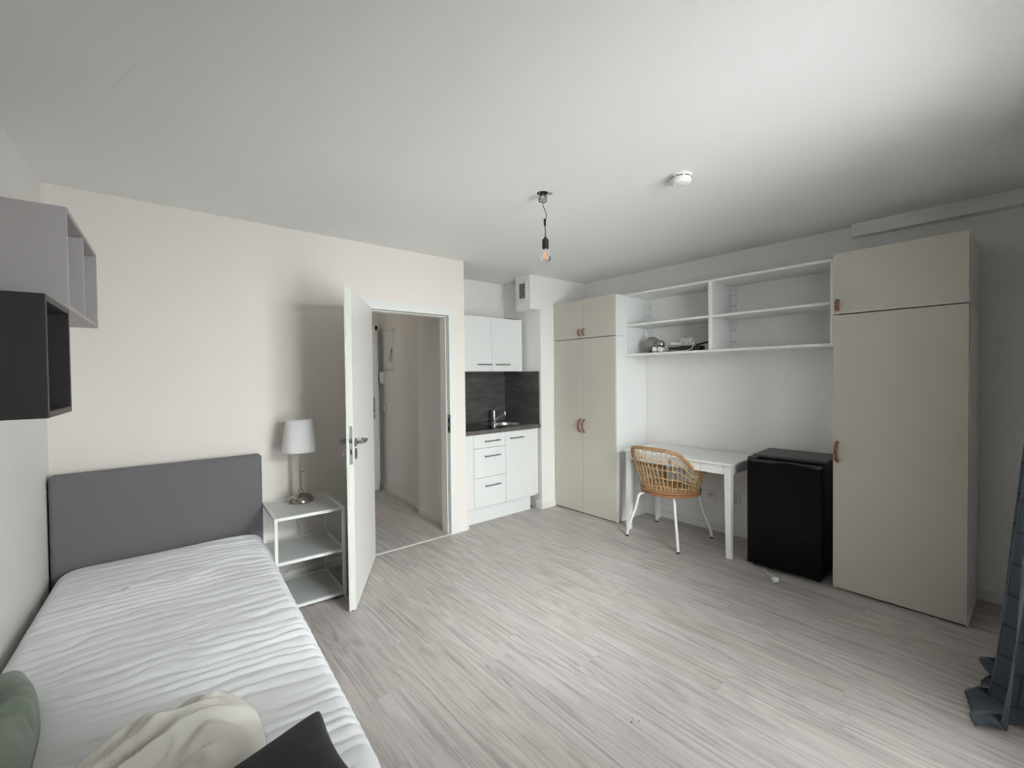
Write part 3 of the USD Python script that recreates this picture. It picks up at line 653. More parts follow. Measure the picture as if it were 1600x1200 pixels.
# ------------------------------------------------------------------ rattan chair (faces the desk, +x)
def chair():
    t = Thing('rattan_chair', 'woven rattan basket chair on slim white steel legs at the white desk', 'chair', (3.945, -1.335, 0))
    C = np.array([3.955, -1.338])
    TH = [0, 25, 45, 60, 75, 90, 110, 130, 142]; ZZ = [0.815, 0.808, 0.775, 0.705, 0.640, 0.610, 0.592, 0.578, 0.560]
    RR = [0.318, 0.318, 0.312, 0.300, 0.288, 0.284, 0.290, 0.300, 0.300]
    from scipy.interpolate import PchipInterpolator
    fz, fr = PchipInterpolator(TH, ZZ), PchipInterpolator(TH, RR)
    zb = 0.425
    def base(th, r=0.232): a = math.radians(th); return np.array([C[0] - math.cos(a) * r, C[1] - math.sin(a) * r * 0.98])
    def shell(th, u):
        """th: degrees from the back, u: 0 at the seat ring, 1 at the rim"""
        a, q = math.radians(th), abs(th); R = float(fr(q)); Z = float(fz(q))
        r = 0.234 + (R - 0.234) * (u ** 0.95); o = 0.03 * (1 - u); return np.array([C[0] + o - math.cos(a) * r, C[1] - math.sin(a) * r, zb + (Z - zb) * u])
    TM = 142
    rim = [shell(th, 1.0) for th in np.linspace(-TM, TM, 73)]
    end = lambda s: [shell(s * TM, u) for u in (0.8, 0.55, 0.3, 0.05)]
    path = end(-1)[::-1] + rim + end(1)
    t.part('rim', tube(smoothline(path, 2), 0.0145, 9), 'rattan_rim', label='thick wrapped rattan rim', smooth=True)
    wrap = []
    P = smoothline(path, 24); d = np.gradient(P, axis=0); d /= np.linalg.norm(d, axis=1, keepdims=True)
    n1 = np.cross(d, [0, 0, 1.0]); n1 /= np.maximum(np.linalg.norm(n1, axis=1, keepdims=True), 1e-6); n2 = np.cross(d, n1)
    ph = np.arange(len(P)) * 0.55
    t.part('rim_wrapping', tube((P + 0.0145 * (np.cos(ph)[:, None] * n1 + np.sin(ph)[:, None] * n2))[::2], 0.0026, 4), 'rattan', smooth=True, kind='stuff')
    # spokes in pairs, and woven rows that close up along the arms
    parts = []
    N = 36
    for k in range(N):
        th = -TM + 2 * TM * (k + 0.5) / N
        for o in (0.0,):
            pts = [shell(th + o + 1.2 * math.sin(u * 9 + k), u) for u in np.linspace(0, 1, 10)]
            parts.append(tube(pts, 0.0036, 5))
    t.part('spoke_weave', cat(parts), 'rattan', smooth=True, kind='stuff')
    rows = []
    for j, u0 in enumerate((0.16, 0.36, 0.56, 0.76)):
        for ph in (0, math.pi):
            pts = []
            for i, th in enumerate(np.linspace(-TM, TM, 205)):
                s = math.sin(math.pi * N * (th + TM) / (2 * TM) + ph)
                p = shell(th, u0 + 0.012 * math.sin(th * 0.11 + j) + 0.010 * math.cos(ph)); a = math.radians(th)
                p[:2] += np.array([-math.cos(a), -math.sin(a)]) * 0.0045 * s; pts.append(p)
            rows.append(tube(pts, 0.0027, 4))
    for th0, th1 in ((-TM, -66), (66, TM)):          # the arms are woven close
        for u0 in (0.08, 0.26, 0.46, 0.66, 0.86):
            for ph in (0, math.pi):
                pts = []
                for th in np.linspace(th0, th1, 70):
                    s = math.sin(math.pi * N * (th + TM) / (2 * TM) + ph); p = shell(th, u0); a = math.radians(th)
                    p[:2] += np.array([-math.cos(a), -math.sin(a)]) * 0.0045 * s; pts.append(p)
                rows.append(tube(pts, 0.0027, 4))
    t.part('row_weave', cat(rows), 'rattan', smooth=True, kind='stuff')
    for r, z in ((0.246, 0.432), (0.242, 0.408)):
        pts = [(C[0] + 0.03 + r * math.cos(a), C[1] + r * math.sin(a), z) for a in np.linspace(0, 2 * math.pi, 60, endpoint=False)]
        t.part('base_ring', tube(pts, 0.0125, 8, closed=True), 'rattan_rim', smooth=True)
    seat = []
    for k in range(1, 21):
        r = k * 0.0118
        pts = [(C[0] + 0.03 + r * math.cos(a), C[1] + r * math.sin(a), 0.438 + 0.003 * math.sin(a * 18 + k * math.pi) - 0.012 * (1 - (r / 0.23) ** 2)) for a in np.linspace(0, 2 * math.pi, 96, endpoint=False)]
        seat.append(tube(pts, 0.0062, 5, closed=True))
    t.part('seat', cat(seat), 'rattan', smooth=True)
    feet = [(3.696, -1.085), (3.664, -1.592), (4.229, -1.047), (4.189, -1.611)]
    for fx, fy in feet:
        f = np.array([fx, fy, 0.012]); o = np.array([C[0], C[1], 0.390]); dx = (f - o) * [1, 1, 0]; dx /= np.linalg.norm(dx)
        top = o + dx * 0.205; knee = o + dx * 0.255 + [0, 0, -0.022]
        pts = [o + dx * 0.04, o + dx * 0.13, top, knee, knee + (f - knee) * 0.12, knee + (f - knee) * 0.5, f]
        l = t.part('leg', tube(smoothline(pts, 6), 0.0118, 12), 'white_metal', smooth=True, label='white tubular steel leg')
        t.part('foot_cap', bar((f[0] - 0.002 * dx[0], f[1], 0.0), (f[0], f[1], 0.014), 0.0128), 'rubber', parent=l)
chair()

# ------------------------------------------------------------------ fridge, plug, sockets
def fridge():
    rz = 3.5
    t = Thing('mini_fridge', 'black under-counter mini fridge with crinkled film along its door top', 'fridge', (3.845, -2.046, 0), rotz=rz, local=True)
    W, D = 0.473, 0.478                      # own axes: x into depth, y from 0 to -W
    t.part('body', box(0.052, D, -W + 0.004, -0.012, 0.025, 0.812, 0.004), 'fridge_black')
    t.part('top_panel', box(0.085, D + 0.002, -W, -0.012, 0.806, 0.826, 0.004), 'fridge_top_gray')
    t.part('door', box(0.0, 0.044, -W, 0.0, 0.028, 0.800, 0.006), 'fridge_black')
    t.part('door_seal', box(0.043, 0.053, -W + 0.012, -0.012, 0.04, 0.79, 0), 'rubber')
    t.part('hinge_cover', rbox(0.004, 0.075, -0.062, -0.004, 0.799, 0.818, 0.006), 'black_plastic')
    for x in (0.075, D - 0.04):
        for y in (-0.035, -W + 0.035): t.part('foot', lathe([(0, 0), (0.017, 0), (0.017, 0.012), (0.008, 0.014), (0.008, 0.03), (0, 0.03)], (x, y, 0), 16), 'rubber')
    # protective film: a crinkled strip folded over the top edge of the door
    n, m = 60, 9; g = np.zeros((n, m, 3)); rnd = np.random.RandomState(4)
    for i in range(n):
        u = i / (n - 1)
        for j in range(m):
            v = j / (m - 1)
            q = meshkit.noise(np.array([u * 16, v * 3, 1.0])) - 0.5; e = meshkit.noise(np.array([u * 9, 3.3, 0.0])) - 0.5
            if v < 0.4: p = (0.036 - v / 0.4 * 0.038, 0.8025 + 0.006 * abs(q))
            else: p = (-0.0022 - 0.004 * abs(q), 0.802 - (v - 0.4) / 0.6 * (0.014 + 0.022 * e))
            g[i, j] = (p[0], -0.004 - u * (W - 0.008), p[1])
    v, f = grid_mesh(g); k = len(v); f2 = np.vstack([f, f[:, ::-1] + k]); v2 = np.vstack([v, v + [0.0008, 0, -0.0008]])
    t.part('protective_film', (v2, f2), 'film', label='crinkled strip of protective film', smooth=True)
fridge()
def cords():
    t = Thing('power_plug', 'white mains plug with its cord lying on the floor before the black fridge', 'plug', (3.69, -2.28, 0))
    c = np.array([3.695, -2.29, 0.020])
    d = np.array([-0.80, 0.60, 0]); d /= np.linalg.norm(d); s = np.array([-d[1], d[0], 0])
    m = lathe([(0, -0.020), (0.016, -0.018), (0.0185, -0.008), (0.0185, 0.012), (0.0175, 0.016), (0, 0.016)], (0, 0, 0), 20); m.apply_transform(trimesh.geometry.align_vectors([0, 0, 1], d)); m.apply_translation(c)
    t.part('plug_body', m, 'white_plastic')
    for k in (-1, 1): t.part('pin', bar(c + d * 0.015 + s * 0.0095 * k, c + d * 0.036 + s * 0.0095 * k, 0.0024, 8), 'chrome')
    t.part('cord', tube(smoothline([c + [0.012, 0.008, 0.012], c + [0.035, 0.030, 0.010], c + [0.075, 0.062, -0.006], c + [0.13, 0.105, -0.0165], c + [0.22, 0.15, -0.0167], c + [0.32, 0.17, -0.0167]], 6), 0.0034, 6), 'cord_white')
    single('loose_cord', tube(smoothline([(4.36, -1.985, 0.05), (4.20, -1.965, 0.004), (4.08, -1.935, 0.004), (4.035, -1.955, 0.004), (4.02, -2.005, 0.004), (4.05, -2.020, 0.004), (4.12, -2.012, 0.004)], 8), 0.0034, 6), 'cord_white', 'thin white cord looping on the floor left of the fridge', 'cord', smooth=True)
    labs = ['white wall socket seen between the rattan chair and the desk leg', 'white wall socket half hidden behind the front desk leg', 'white wall socket nearest the black fridge']
    for k, (y, z) in enumerate(((-1.500, 0.322), (-1.640, 0.330), (-1.722, 0.318))):
        t = Thing('wall_socket', labs[k], 'socket', (XR, y, z), group='wall sockets under the desk')
        t.part('plate', cut(rbox(XR - 0.011, XR, y - 0.040, y + 0.040, z - 0.040, z + 0.040, 0.004), tm(m3.Manifold.cylinder(0.05, 0.0195, 0.0195, 32).rotate((0, 90, 0)).translate((XR - 0.04, y, z)))), 'white_plastic')
        t.part('well', lathe([(0, 0), (0.021, 0), (0.021, 0.0012), (0, 0.0012)], (XR - 0.003, y, z), 28, 'x'), 'cord_white')
        for s in (-1, 1): t.part('hole', lathe([(0, -0.0006), (0.0035, -0.0006), (0.0035, 0), (0, 0)], (XR - 0.003, y + s * 0.0095, z), 12, 'x'), 'dark_gap')
cords()

# ------------------------------------------------------------------ bed
BED_ROT = -math.degrees(math.atan(0.0600))
def bed_local(p):   # turns about the head end
    return p
def bed():
    t = Thing('single_bed', 'grey upholstered single bed with a smooth headboard in the left corner', 'bed', (0.5, -0.07, 0))
    h = rbox(0.004, 1.008, -0.100, -0.022, 0.02, 0.930, 0.022, 20)
    t.part('headboard', h, 'headboard_fabric')
    def rot(m): m.apply_transform(trimesh.transformations.rotation_matrix(math.radians(BED_ROT), [0, 0, 1], [0.50, -0.10, 0])); return m
    t.part('base', rot(rbox(0.055, 0.95, -2.30, -0.135, 0.10, 0.245, 0.012)), 'bed_base')
    for x in (0.10, 0.90):
        for y in (-0.22, -2.22): t.part('leg', rot(bar((x, y, 0), (x, y, 0.11), 0.022, 14)), 'black_plastic')
bed()
def mattress():
    W, L, zt, zb = 0.955, 2.27, 0.432, 0.247
    # own axes: x across from -W/2 to W/2, y from 0 (head) to -L
    nx, ny = 150, 420
    ex, ey = 0.050, 0.050        # how the edge rolls over
    def outline(a, b):           # unit square -> rounded rectangle, a, b in [-1, 1]
        return a, b
    us = np.r_[np.linspace(-1, 1, nx)]; vs = np.linspace(0, 1, ny)
    # profile across: spread the points so that the sides get some
    sx = np.linspace(-1, 1, nx); sy = np.linspace(-1, 1, ny)
    A, B = np.meshgrid(sx, sy, indexing='ij')
    n = 9.0
    # map a square to a superellipse outline so the corners are round, then lift a rounded dome on it
    k = (np.abs(A) ** n + np.abs(B) ** n) ** (1 / n); mx = np.maximum(np.abs(A), np.abs(B)); sc = np.where(k > 0, mx / np.maximum(k, 1e-9), 1)
    hx, hy = W / 2, L / 2
    rx = 0.11                     # corner radius, metric: handled by signed distance below
    X, Y = A * hx, B * hy
    # pull the corners in to a metric radius
    cx, cy = hx - rx, hy - rx
    qx, qy = np.abs(X) - cx, np.abs(Y) - cy
    inc = (qx > 0) & (qy > 0)
    m_ = np.maximum(qx, qy); d_ = np.hypot(qx, qy); s_ = np.where(inc, m_ / np.maximum(d_, 1e-9), 1)
    X = np.where(inc, np.sign(X) * (cx + qx * s_), X); Y = np.where(inc, np.sign(Y) * (cy + qy * s_), Y)
    qx, qy = np.maximum(np.abs(X) - cx, 0), np.maximum(np.abs(Y) - cy, 0)
    edge = np.where((np.abs(X) > cx) & (np.abs(Y) > cy), rx - np.hypot(qx, qy), np.minimum(hx - np.abs(X), hy - np.abs(Y)))   # distance inward from the outline
    edge = np.clip(edge, 0, None)
    R = 0.055
    Z = np.where(edge < R, np.sqrt(np.maximum(R * R - (R - edge) ** 2, 0)) - R, 0.0)
    # quilting: wavy pads across the bed with narrow seams
    yy = hy - Y                    # from head to foot? Y=+hy at the head
    P3 = np.stack([X * 2.4, yy * 3.6, np.zeros_like(X)], -1)
    warp = (meshkit.fbm(P3, 4, 11) - 0.5) * 0.20 + 0.020 * np.sin(X * 5.2 + yy * 2.1) + 0.010 * np.sin(X * 9.0 - yy * 4.0)
    ph = (yy + warp) / 0.062
    fr = ph - np.floor(ph)
    pad = (1 - np.abs(2 * fr - 1) ** 2.2)
    amp = 0.0105 * (0.10 + 1.45 * meshkit.noise(np.stack([X * 3, yy * 5, np.ones_like(X)], -1), 5)) * (0.55 + 0.6 * np.clip((X + hx) / W, 0, 1))
    fine = (meshkit.fbm(np.stack([X * 5, yy * 30, np.zeros_like(X)], -1), 3, 21) - 0.5) * 0.010
    big = (meshkit.fbm(np.stack([X * 2.2, yy * 1.6, np.zeros_like(X)], -1), 2, 31) - 0.5) * 0.018
    fade = np.clip(edge / 0.05, 0, 1)
    Z = Z + zt + (pad * amp + fine) * (0.4 + 0.6 * fade) + big * fade - 0.010 * np.clip(1 - edge / 0.25, 0, 1) ** 2
    G = np.stack([X, Y, Z], -1)
    v, f = grid_mesh(G)
    # skirt: the side wall, with a slight bulge, down to the base
    idx = np.arange(nx * ny).reshape(nx, ny)
    loop = np.r_[idx[:, 0], idx[-1, 1:], idx[-2::-1, -1], idx[0, -2:0:-1]]
    ringp = v[loop]; cen = np.array([0, 0, 0]); nrm = ringp[:, :2] / np.array([hx, hy]); nrm = np.sign(nrm) * np.abs(nrm) ** 6; nrm /= np.maximum(np.linalg.norm(nrm, axis=1, keepdims=True), 1e-9)
    prev = loop; V = [v]; Fs = [f]; cnt = len(v)
    zs = np.linspace(0, 1, 7)[1:]
    for q in zs:
        p = ringp.copy(); p[:, 2] = ringp[:, 2] * (1 - q) + zb * q; p[:, :2] += nrm * (0.006 * math.sin(math.pi * q)) 
        V.append(p); cur = np.arange(cnt, cnt + len(loop)); cnt += len(loop)
        a, b, c, d = prev, np.roll(prev, -1), np.roll(cur, -1), cur
        Fs += [np.c_[a, c, b], np.c_[a, d, c]]; prev = cur
    V.append(np.array([[0, 0, zb]])); Fs.append(np.c_[prev, np.full(len(prev), cnt), np.roll(prev, -1)])
    m = trimesh.Trimesh(np.vstack(V), np.vstack(Fs), process=False)
    m.apply_translation([0, -hy, 0])
    m.apply_transform(trimesh.transformations.rotation_matrix(math.radians(BED_ROT), [0, 0, 1]))
    m.apply_translation([0.512, -0.118, 0])
    if m.volume < 0: m.invert()
    single('mattress', m, 'ticking', 'white quilted mattress with wavy ridges on the grey bed', 'mattress', smooth=True)
mattress()
def bed_pt(x, y):
    a = math.radians(BED_ROT); return np.array([0.512 + x * math.cos(a) - y * math.sin(a), -0.118 + x * math.sin(a) + y * math.cos(a)])

def blob(outline, z0, h, folds, seed, power=3.0, n=180, m=70, lean=(0, 0), fold_dir=0.6, fscale=9.0):
    """a heap of cloth: domed over a closed outline, with folds along a direction"""
    from scipy.interpolate import CubicSpline
    o = np.array(outline, float); o = np.vstack([o, o[:1]]); d = np.r_[0, np.cumsum(np.linalg.norm(np.diff(o, axis=0), axis=1))]
    O = CubicSpline(d, o, bc_type='periodic')(np.linspace(0, d[-1], n, endpoint=False)); c = O.mean(0)
    rr = np.linspace(0, 1, m) ** 0.75
    P = c + (O - c)[None] * rr[:, None, None]
    prof = (1 - rr ** power) ** (1 / 2.2)
    X, Y = P[..., 0], P[..., 1]; ca, sa = math.cos(fold_dir), math.sin(fold_dir)
    s, q = X * ca + Y * sa, -X * sa + Y * ca
    w = meshkit.fbm(np.stack([s * 3.5, q * 3.5, np.full_like(s, seed)], -1), 2, seed) - 0.5
    n1 = meshkit.fbm(np.stack([s * fscale * 0.30 + w, q * fscale * 0.62 + w * 3.0, np.full_like(s, seed + 1.0)], -1), 2, seed + 2)
    n2 = meshkit.fbm(np.stack([s * fscale * 0.9 - w * 2, q * fscale * 1.5 + w * 4.0, np.full_like(s, seed + 3.0)], -1), 2, seed + 5)
    f1 = 1 - np.sqrt((2 * n1 - 1) ** 2 + 0.012) * 2.4; f2 = (1 - np.sqrt((2 * n2 - 1) ** 2 + 0.03) * 2.2) * 0.34 - 0.18
    env = np.clip(prof * 1.3, 0, 1)[:, None]
    Z = z0 + h * prof[:, None] * (0.75 + 0.5 * (meshkit.fbm(np.stack([X * 5, Y * 5, np.full_like(X, seed + 9.0)], -1), 2, seed + 8))) + folds * (f1 - 0.3 + f2) * env
    Z = np.maximum(Z, z0)
    v = np.stack([X + lean[0] * (Z - z0), Y + lean[1] * (Z - z0), Z], -1)
    V, F = [], []
    idx = np.arange(m * n).reshape(m, n); a, b, cc, dd = idx[:-1], idx[1:], np.roll(idx[1:], -1, 1), np.roll(idx[:-1], -1, 1)
    F = np.vstack([np.c_[a.ravel(), b.ravel(), cc.ravel()], np.c_[a.ravel(), cc.ravel(), dd.ravel()]])
    V = v.reshape(-1, 3); k = len(V); V = np.vstack([V, [[*c, z0]]]); last = idx[-1]
    F = np.vstack([F, np.c_[last, np.full(n, k), np.roll(last, -1)]])
    t = trimesh.Trimesh(V, F, process=True)
    if t.volume < 0: t.invert()
    return t
def bedding():
    z = 0.446
    single('throw_blanket', blob([(0.02, -2.10), (0.10, -1.98), (0.18, -1.925), (0.33, -1.875), (0.43, -1.855), (0.54, -1.865), (0.610, -1.95), (0.625, -2.06), (0.600, -2.17), (0.42, -2.215), (0.25, -2.30), (0.10, -2.34), (0.0, -2.25)], z, 0.095, 0.042, 3, fold_dir=0.62, fscale=13, power=3.5), 'cream_cloth', 'crumpled cream throw blanket lying near the foot of the mattress', 'blanket', smooth=True)
    single('folded_blanket', blob([(-0.055, -1.40), (0.02, -1.385), (0.085, -1.43), (0.125, -1.53), (0.142, -1.65), (0.145, -1.78), (0.138, -1.90), (0.09, -1.97), (-0.03, -1.98), (-0.066, -1.90), (-0.066, -1.65)], z, 0.125, 0.045, 8, power=6.0, fold_dir=0.4, fscale=11), 'sage_cloth', 'rumpled sage green blanket against the left wall on the mattress', 'blanket', smooth=True)
    # charcoal cushion, white underside
    t = Thing('cushion', 'charcoal cushion with a pointed corner at the foot of the mattress', 'cushion', (0.53, -2.36, z))
    S = 0.165; n = 60
    def face(sgn):
        u = np.linspace(-1, 1, n); A, B = np.meshgrid(u, u, indexing='ij')
        rd = 1 - 0.055 * (A * B) ** 6; X, Y = A * S * (1 - 0.13 * (1 - B ** 2)) * rd, B * S * (1 - 0.13 * (1 - A ** 2)) * rd
        Z = sgn * 0.058 * ((1 - A ** 2) * (1 - B ** 2)) ** 0.42 + 0.004 * (meshkit.fbm(np.stack([A * 3, B * 3, np.full_like(A, 2.0)], -1), 3, 4) - 0.5) * ((1 - A ** 2) * (1 - B ** 2)) ** 0.5
        v, f = grid_mesh(np.stack([X, Y, Z], -1)); tmn = trimesh.Trimesh(v, f if sgn > 0 else f[:, ::-1], process=False)
        tmn.apply_transform(trimesh.transformations.euler_matrix(0.03, -0.20, math.radians(2))); tmn.apply_translation([0.578, -2.392, z + 0.066]); return tmn
    t.part('front_cover', face(1), 'charcoal_cloth', smooth=True); t.part('back_cover', face(-1), 'white_cloth', smooth=True, label='white underside of the cushion')
    p = np.array([0.1375, -0.415]); 
    c = np.array([0.31, -0.655, z - 0.004])
    single('dark_thread', tube(smoothline([c + (-0.012, -0.012, 0), c + (-0.002, -0.004, 0.002), c + (0.004, 0.004, 0.001), c + (0.014, 0.010, 0)], 4), 0.0012, 5), 'hair_dark', 'tiny dark thread lying on the white mattress near the headboard', 'thread', smooth=True)
bedding()

# ------------------------------------------------------------------ wall boxes over the bed (on the left wall, out of square with it)
def wall_boxes():
    x0 = 0.199
    rz = -math.degrees(math.atan(0.056))
    D = 0.268
    def open_box(name, label, y0, y1, z0, z1, m, th, cells):
        t = Thing(name, label, 'wall shelf', (x0 + 0.056 * ((y0 + 1.31)), y0, z0), rotz=rz, local=True, group='box shelves on the left wall')     # own axes: x=0 the open front, -D the wall; y along the wall
        L, Hh = y1 - y0, z1 - z0
        t.part('end_panel', box(-D, 0, 0, th, 0, Hh), m); t.part('end_panel', box(-D, 0, L - th, L, 0, Hh), m)
        t.part('top_panel', box(-D, 0, th, L - th, Hh - th, Hh), m); t.part('bottom_panel', box(-D, 0, th, L - th, 0, th), m)
        t.part('back_panel', box(-D, -D + 0.006, th, L - th, th, Hh - th, 0), m)
        for k in range(1, cells): t.part('divider', box(-D + 0.006, -0.002, L * k / cells - th / 2, L * k / cells + th / 2, th, Hh - th), m)
    open_box('wall_box', 'dark brown-grey cube shelf on the left wall, lower and nearer of the two', -1.668, -1.312, 1.330, 1.680, 'box_dark', 0.018, 1)
    open_box('wall_box', 'light grey two-compartment box shelf on the left wall above the dark cube', -1.310, -0.588, 1.681, 2.030, 'box_grey', 0.016, 2)
wall_boxes()

# ------------------------------------------------------------------ nightstand and lamp
def nightstand():
    t = Thing('nightstand', 'white metal nightstand with three open shelves between the bed and the door', 'nightstand', (0.988, -0.503, 0), rotz=-3.0, local=True)
    x0, x1, y0, y1, z = 0.0, 0.416, 0.0, 0.455, 0.590; w = 0.019
    for x in (x0, x1 - w):
        for y in (y0, y1 - w): t.part('leg', box(x, x + w, y, y + w, 0, z), 'white_metal')
    for k, zs in enumerate((0.035, 0.318, z)):
        fr = cat([box(x0 + w, x1 - w, y0, y0 + w, zs - w, zs), box(x0 + w, x1 - w, y1 - w, y1, zs - w, zs), box(x0, x0 + w, y0 + w, y1 - w, zs - w, zs), box(x1 - w, x1, y0 + w, y1 - w, zs - w, zs)])
        t.part('shelf_frame', fr, 'white_metal')
        t.part('shelf_plate', box(x0 + w, x1 - w, y0 + w, y1 - w, zs - 0.008, zs - 0.002), 'shelf_glass')
nightstand()
def table_lamp():
    c = np.array([1.224, -0.175, 0.5905])
    t = Thing('table_lamp', 'nickel table lamp with a white cone shade on the nightstand', 'lamp', c)
    t.part('base', lathe([(0, 0), (0.078, 0), (0.081, 0.004), (0.080, 0.016), (0.070, 0.032), (0.048, 0.044), (0.024, 0.053), (0.014, 0.062), (0.013, 0.072), (0.017, 0.075), (0.017, 0.080), (0.009, 0.086), (0, 0.086)], c, 48), 'brushed_nickel')
    t.part('stem', bar(c + [0, 0, 0.08], c + [0, 0, 0.50], 0.0075, 16), 'brushed_nickel')
    t.part('switch', cat([bar(c + [0.006, 0, 0.20], c + [0.020, -0.004, 0.20], 0.003, 8), lathe([(0, -0.005), (0.005, -0.004), (0.005, 0.004), (0, 0.005)], c + [0.021, -0.004, 0.20], 12)]), 'handle_steel')
    th = 0.0018; n = 64
    prof = [(0.114, 0.345), (0.0835, 0.562), (0.0835 - th, 0.562), (0.114 - th, 0.345), (0.114, 0.345)]
    sh = t.part('shade', lathe(prof, c, n), 'lamp_shade')
    t.part('shade_hem', lathe([(0.1150, 0.343), (0.1143, 0.354), (0.1125, 0.354), (0.113, 0.343), (0.1150, 0.343)], c, n), 'white_cloth', parent=sh)
    t.part('shade_hem', lathe([(0.0850, 0.554), (0.0838, 0.564), (0.081, 0.564), (0.082, 0.554), (0.0850, 0.554)], c, n), 'white_cloth', parent=sh)
    t.part('shade_ring', cat([bar(c + [0, 0, 0.53], c + [0.085 * math.cos(a), 0.085 * math.sin(a), 0.545], 0.0015, 6) for a in (0.3, 2.4, 4.5)]), 'stainless', parent=sh)
    t.part('bulb_socket', lathe([(0, 0.40), (0.018, 0.40), (0.018, 0.46), (0, 0.46)], c, 20), 'white_plastic')
    t.part('bulb', lathe([(0, 0.459), (0.013, 0.462), (0.022, 0.485), (0.022, 0.505), (0.012, 0.522), (0, 0.525)], c, 20), 'white_cloth')
    pts = [c + [0.0, 0.077, 0.006], c + [0.004, 0.105, 0.006], c + [0.006, 0.130, 0.0045], c + [0.006, 0.150, -0.03], c + [0.01, 0.150, -0.15], c + [0.03, 0.150, -0.24], c + [0.035, 0.150, -0.33], c + [0.02, 0.150, -0.43], c + [-0.05, 0.150, -0.52], c + [-0.13, 0.152, -0.575], (1.03, -0.022, 0.006)]
    t.part('cord', tube(smoothline(pts, 6), 0.0028, 6), 'cord_white', label='thin pale lamp cord')
table_lamp()

# ------------------------------------------------------------------ ceiling: bare bulb, smoke detector
def pendant():
    x, y = 2.211, -1.575
    t = Thing('pendant_bulb', 'bare clear bulb in a black socket hanging on loose wires from the ceiling', 'light bulb', (x, y, 2.10))
    t.part('ceiling_hole', lathe([(0, -0.0015), (0.030, -0.001), (0.034, 0), (0, 0)], (x, y, H), 24), 'dark_gap')
    t.part('ceiling_tab', lathe([(0, -0.006), (0.016, -0.005), (0.018, 0), (0, 0)], (x + 0.032, y - 0.026, H), 14), 'cord_grey')
    rnd = random.Random(2)
    for k in range(4):
        a = k * 1.6; r = 0.022
        p = [(x + r * math.cos(a), y + r * math.sin(a), H - 0.001), (x + 0.026 * math.cos(a), y + 0.026 * math.sin(a), H - 0.03), (x + 0.018 * math.cos(a + 0.9), y + 0.018 * math.sin(a + 0.9), H - 0.05), (x + 0.004, y, H - 0.030 - 0.008 * k), (x, y, H - 0.002)]
        t.part('wire', tube(smoothline(p, 6), 0.0022, 6), 'black_plastic' if k % 2 else 'copper_wire')
    t.part('hook', tube([(x + 0.018 * math.cos(a), y + 0.0, H - 0.030 - 0.020 * math.sin(a) - 0.006) for a in np.linspace(-0.6, math.pi + 0.6, 20)], 0.0022, 6), 'handle_steel')
    w = [(x + 0.002, y, H - 0.052), (x + 0.003, y, H - 0.075), (x + 0.012, y - 0.006, H - 0.10), (x + 0.018, y - 0.01, H - 0.13), (x + 0.014, y - 0.008, H - 0.155)]
    for o in (-0.003, 0.003): t.part('wire', tube(smoothline(np.array(w) + [o, o, 0], 6), 0.0016, 6), 'cord_grey' if o > 0 else 'black_plastic')
    t.part('wire_connector', rbox(x + 0.003, x + 0.015, y - 0.012, y, H - 0.188, H - 0.147, 0.004), 'black_plastic')
    t.part('cord', tube(smoothline([(x + 0.010, y - 0.006, H - 0.183), (x + 0.012, y - 0.006, H - 0.21), (x + 0.014, y - 0.004, H - 0.255)], 5), 0.0028, 8), 'black_plastic')
    c = (x + 0.014, y - 0.004, H - 0.255)
    t.part('socket', lathe([(0, 0.004), (0.007, 0.003), (0.0085, -0.004), (0.016, -0.010), (0.019, -0.014), (0.019, -0.064), (0.0175, -0.066), (0, -0.066)][::-1], c, 28), 'black_plastic')
    b = t.part('bulb', lathe([(0.0130, -0.066), (0.0140, -0.073), (0.021, -0.084), (0.0310, -0.100), (0.0335, -0.114), (0.0305, -0.131), (0.019, -0.145), (0, -0.150)], c, 32), 'bulb_glass', smooth=True)
    for k in range(5):
        a = 2 * math.pi * k / 5
        t.part('filament', tube([(c[0] + 0.004 * math.cos(a), c[1] + 0.004 * math.sin(a), c[2] - 0.080), (c[0] + 0.0075 * math.cos(a), c[1] + 0.0075 * math.sin(a), c[2] - 0.125)], 0.0013, 6), 'filament', parent=b)
    t.part('stem_glass', lathe([(0, -0.066), (0.006, -0.066), (0.003, -0.085), (0, -0.09)][::-1], c, 12), 'cord_white', parent=b)
    x, y = 2.630, -2.205
    t = Thing('smoke_detector', 'round white smoke detector on the ceiling', 'smoke detector', (x, y, H))
    t.part('mount', lathe([(0, -0.008), (0.056, -0.008), (0.057, -0.004), (0.057, 0), (0, 0)], (x, y, H), 48), 'white_plastic')
    t.part('housing', lathe([(0, -0.050), (0.036, -0.050), (0.042, -0.047), (0.051, -0.040), (0.054, -0.034), (0.0545, -0.009), (0, -0.009)], (x, y, H), 48), 'white_plastic')
    for k in range(8):
        a0, a1 = 2 * math.pi * (k + 0.12) / 8, 2 * math.pi * (k + 0.88) / 8
        pts = [(x + 0.0545 * math.cos(a), y + 0.0545 * math.sin(a), H - 0.0165) for a in np.linspace(a0, a1, 8)]
        t.part('smoke_slot', tube(pts, 0.0022, 5), 'dark_gap')
    t.part('test_button', lathe([(0, -0.0525), (0.022, -0.0525), (0.025, -0.050), (0.025, -0.049), (0, -0.049)], (x, y, H), 32), 'white_plastic')
    t.part('indicator', lathe([(0, -0.0515), (0.0025, -0.051), (0.0025, -0.049), (0, -0.049)], (x + 0.028, y - 0.012, H), 10), 'dark_gap')
pendant()

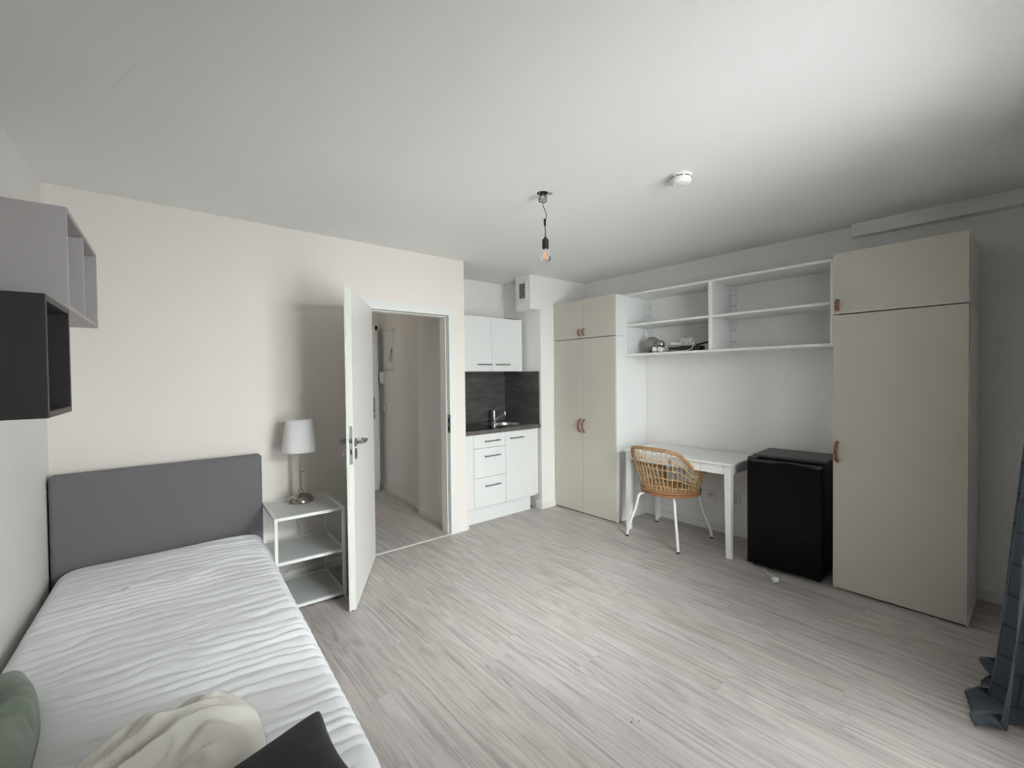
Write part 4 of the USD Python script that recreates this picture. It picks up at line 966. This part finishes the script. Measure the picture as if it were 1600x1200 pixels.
# ------------------------------------------------------------------ curtain at the right of the window
def curtain(label, xa, xb, mirror):
    nu, nv = 240, 110
    U, V = np.meshgrid(np.linspace(0, 1, nu), np.linspace(0, 1, nv), indexing='ij')     # U along the rail, V down
    zt = 2.38
    hang = 0.925
    q = np.clip(V / hang, 0, 1); lie = np.clip((V - hang) / (1 - hang), 0, 1)                # hanging part, then the hem lying on the floor
    z = zt * (1 - q)
    x = xa + (xb - xa) * U + 0.03 * q * np.sin(U * 5)
    spread = np.interp(q, [0, 0.25, 0.54, 0.8, 0.93, 1.0], [0.0, 0.025, 0.085, 0.130, 0.155, 0.175]) * (0.75 + 0.25 * np.clip(U / 0.35, 0, 1)) * (0.0 if mirror else 1.0)
    fold = np.sin(U * 2 * np.pi * 3.4 + 0.9 + 0.5 * np.sin(q * 3)) * (0.030 + 0.016 * q) + 0.010 * np.sin(U * 2 * np.pi * 8 + 1 + q * 3)
    y = FRONT_Y + 0.115 + spread + fold * (1 - 0.85 * lie)
    reach = (0.095 + 0.030 * np.sin(U * 6 + 0.5)) * (0.0 if mirror else 1.0)
    y = y + lie * reach; x = x - lie * 0.05 * (1 - U)
    z = np.where(lie > 0, 0.010 + 0.030 * np.sin(np.pi * np.clip(lie, 0, 1)) * (0.75 + 0.25 * np.sin(U * 21)) * (1 - 0.4 * lie), np.maximum(z, 0.010))
    if mirror: x = xa + xb - x
    v, f = grid_mesh(np.stack([x, y, z], -1)); k = len(v)
    if mirror: f = f[:, ::-1]
    uvs = np.stack([U * 1.35, V * zt], -1).reshape(-1, 2)
    n = trimesh.Trimesh(v, f, process=False).vertex_normals        # a second face a millimetre behind gives the cloth its thickness
    v2 = np.vstack([v, v - n * 0.0015]); f2 = np.vstack([f, f[:, ::-1] + k])
    t = Thing('curtain', label, 'curtain', group='navy curtains', loc=((xa + xb) / 2, FRONT_Y + 0.15, 0))
    t.part('cloth', (v2, f2), 'curtain_cloth', uv=np.vstack([uvs, uvs]))
curtain('navy curtain with a dark grid print bunched on the floor at right', 2.97, 3.59, False)
curtain('navy curtain left of the window behind the bed foot', 0.15, 0.80, True)
def curtain_rail():
    t = Thing('curtain_rail', 'white curtain rail above the window', 'curtain rail', (1.9, FRONT_Y + 0.1, 2.395))
    t.part('rail', box(0.05, 3.70, FRONT_Y + 0.095, FRONT_Y + 0.125, 2.395, 2.415, 0.003), 'white_metal')
    for xx in (0.2, 1.9, 3.55): t.part('rail_bracket', box(xx, xx + 0.02, FRONT_Y, FRONT_Y + 0.096, 2.40, 2.412, 0.001), 'white_metal')
curtain_rail()
for x, y, r, lab in ((1.906, -2.382, 0.0028, 'largest of three tiny dark crumbs on the floor planks, nearest the bed'), (1.934, -2.398, 0.0022, 'rightmost of three tiny dark crumbs on the floor planks'), (1.925, -2.372, 0.0020, 'smallest of three tiny dark crumbs on the floor planks, between the others')):
    m = trimesh.creation.icosphere(1, r); m.apply_scale([1, 1.3, 0.7]); m.apply_translation([x, y, r * 0.7])
    single('floor_crumb', m, 'hair_dark', lab, 'crumb', group='crumbs on the floor')
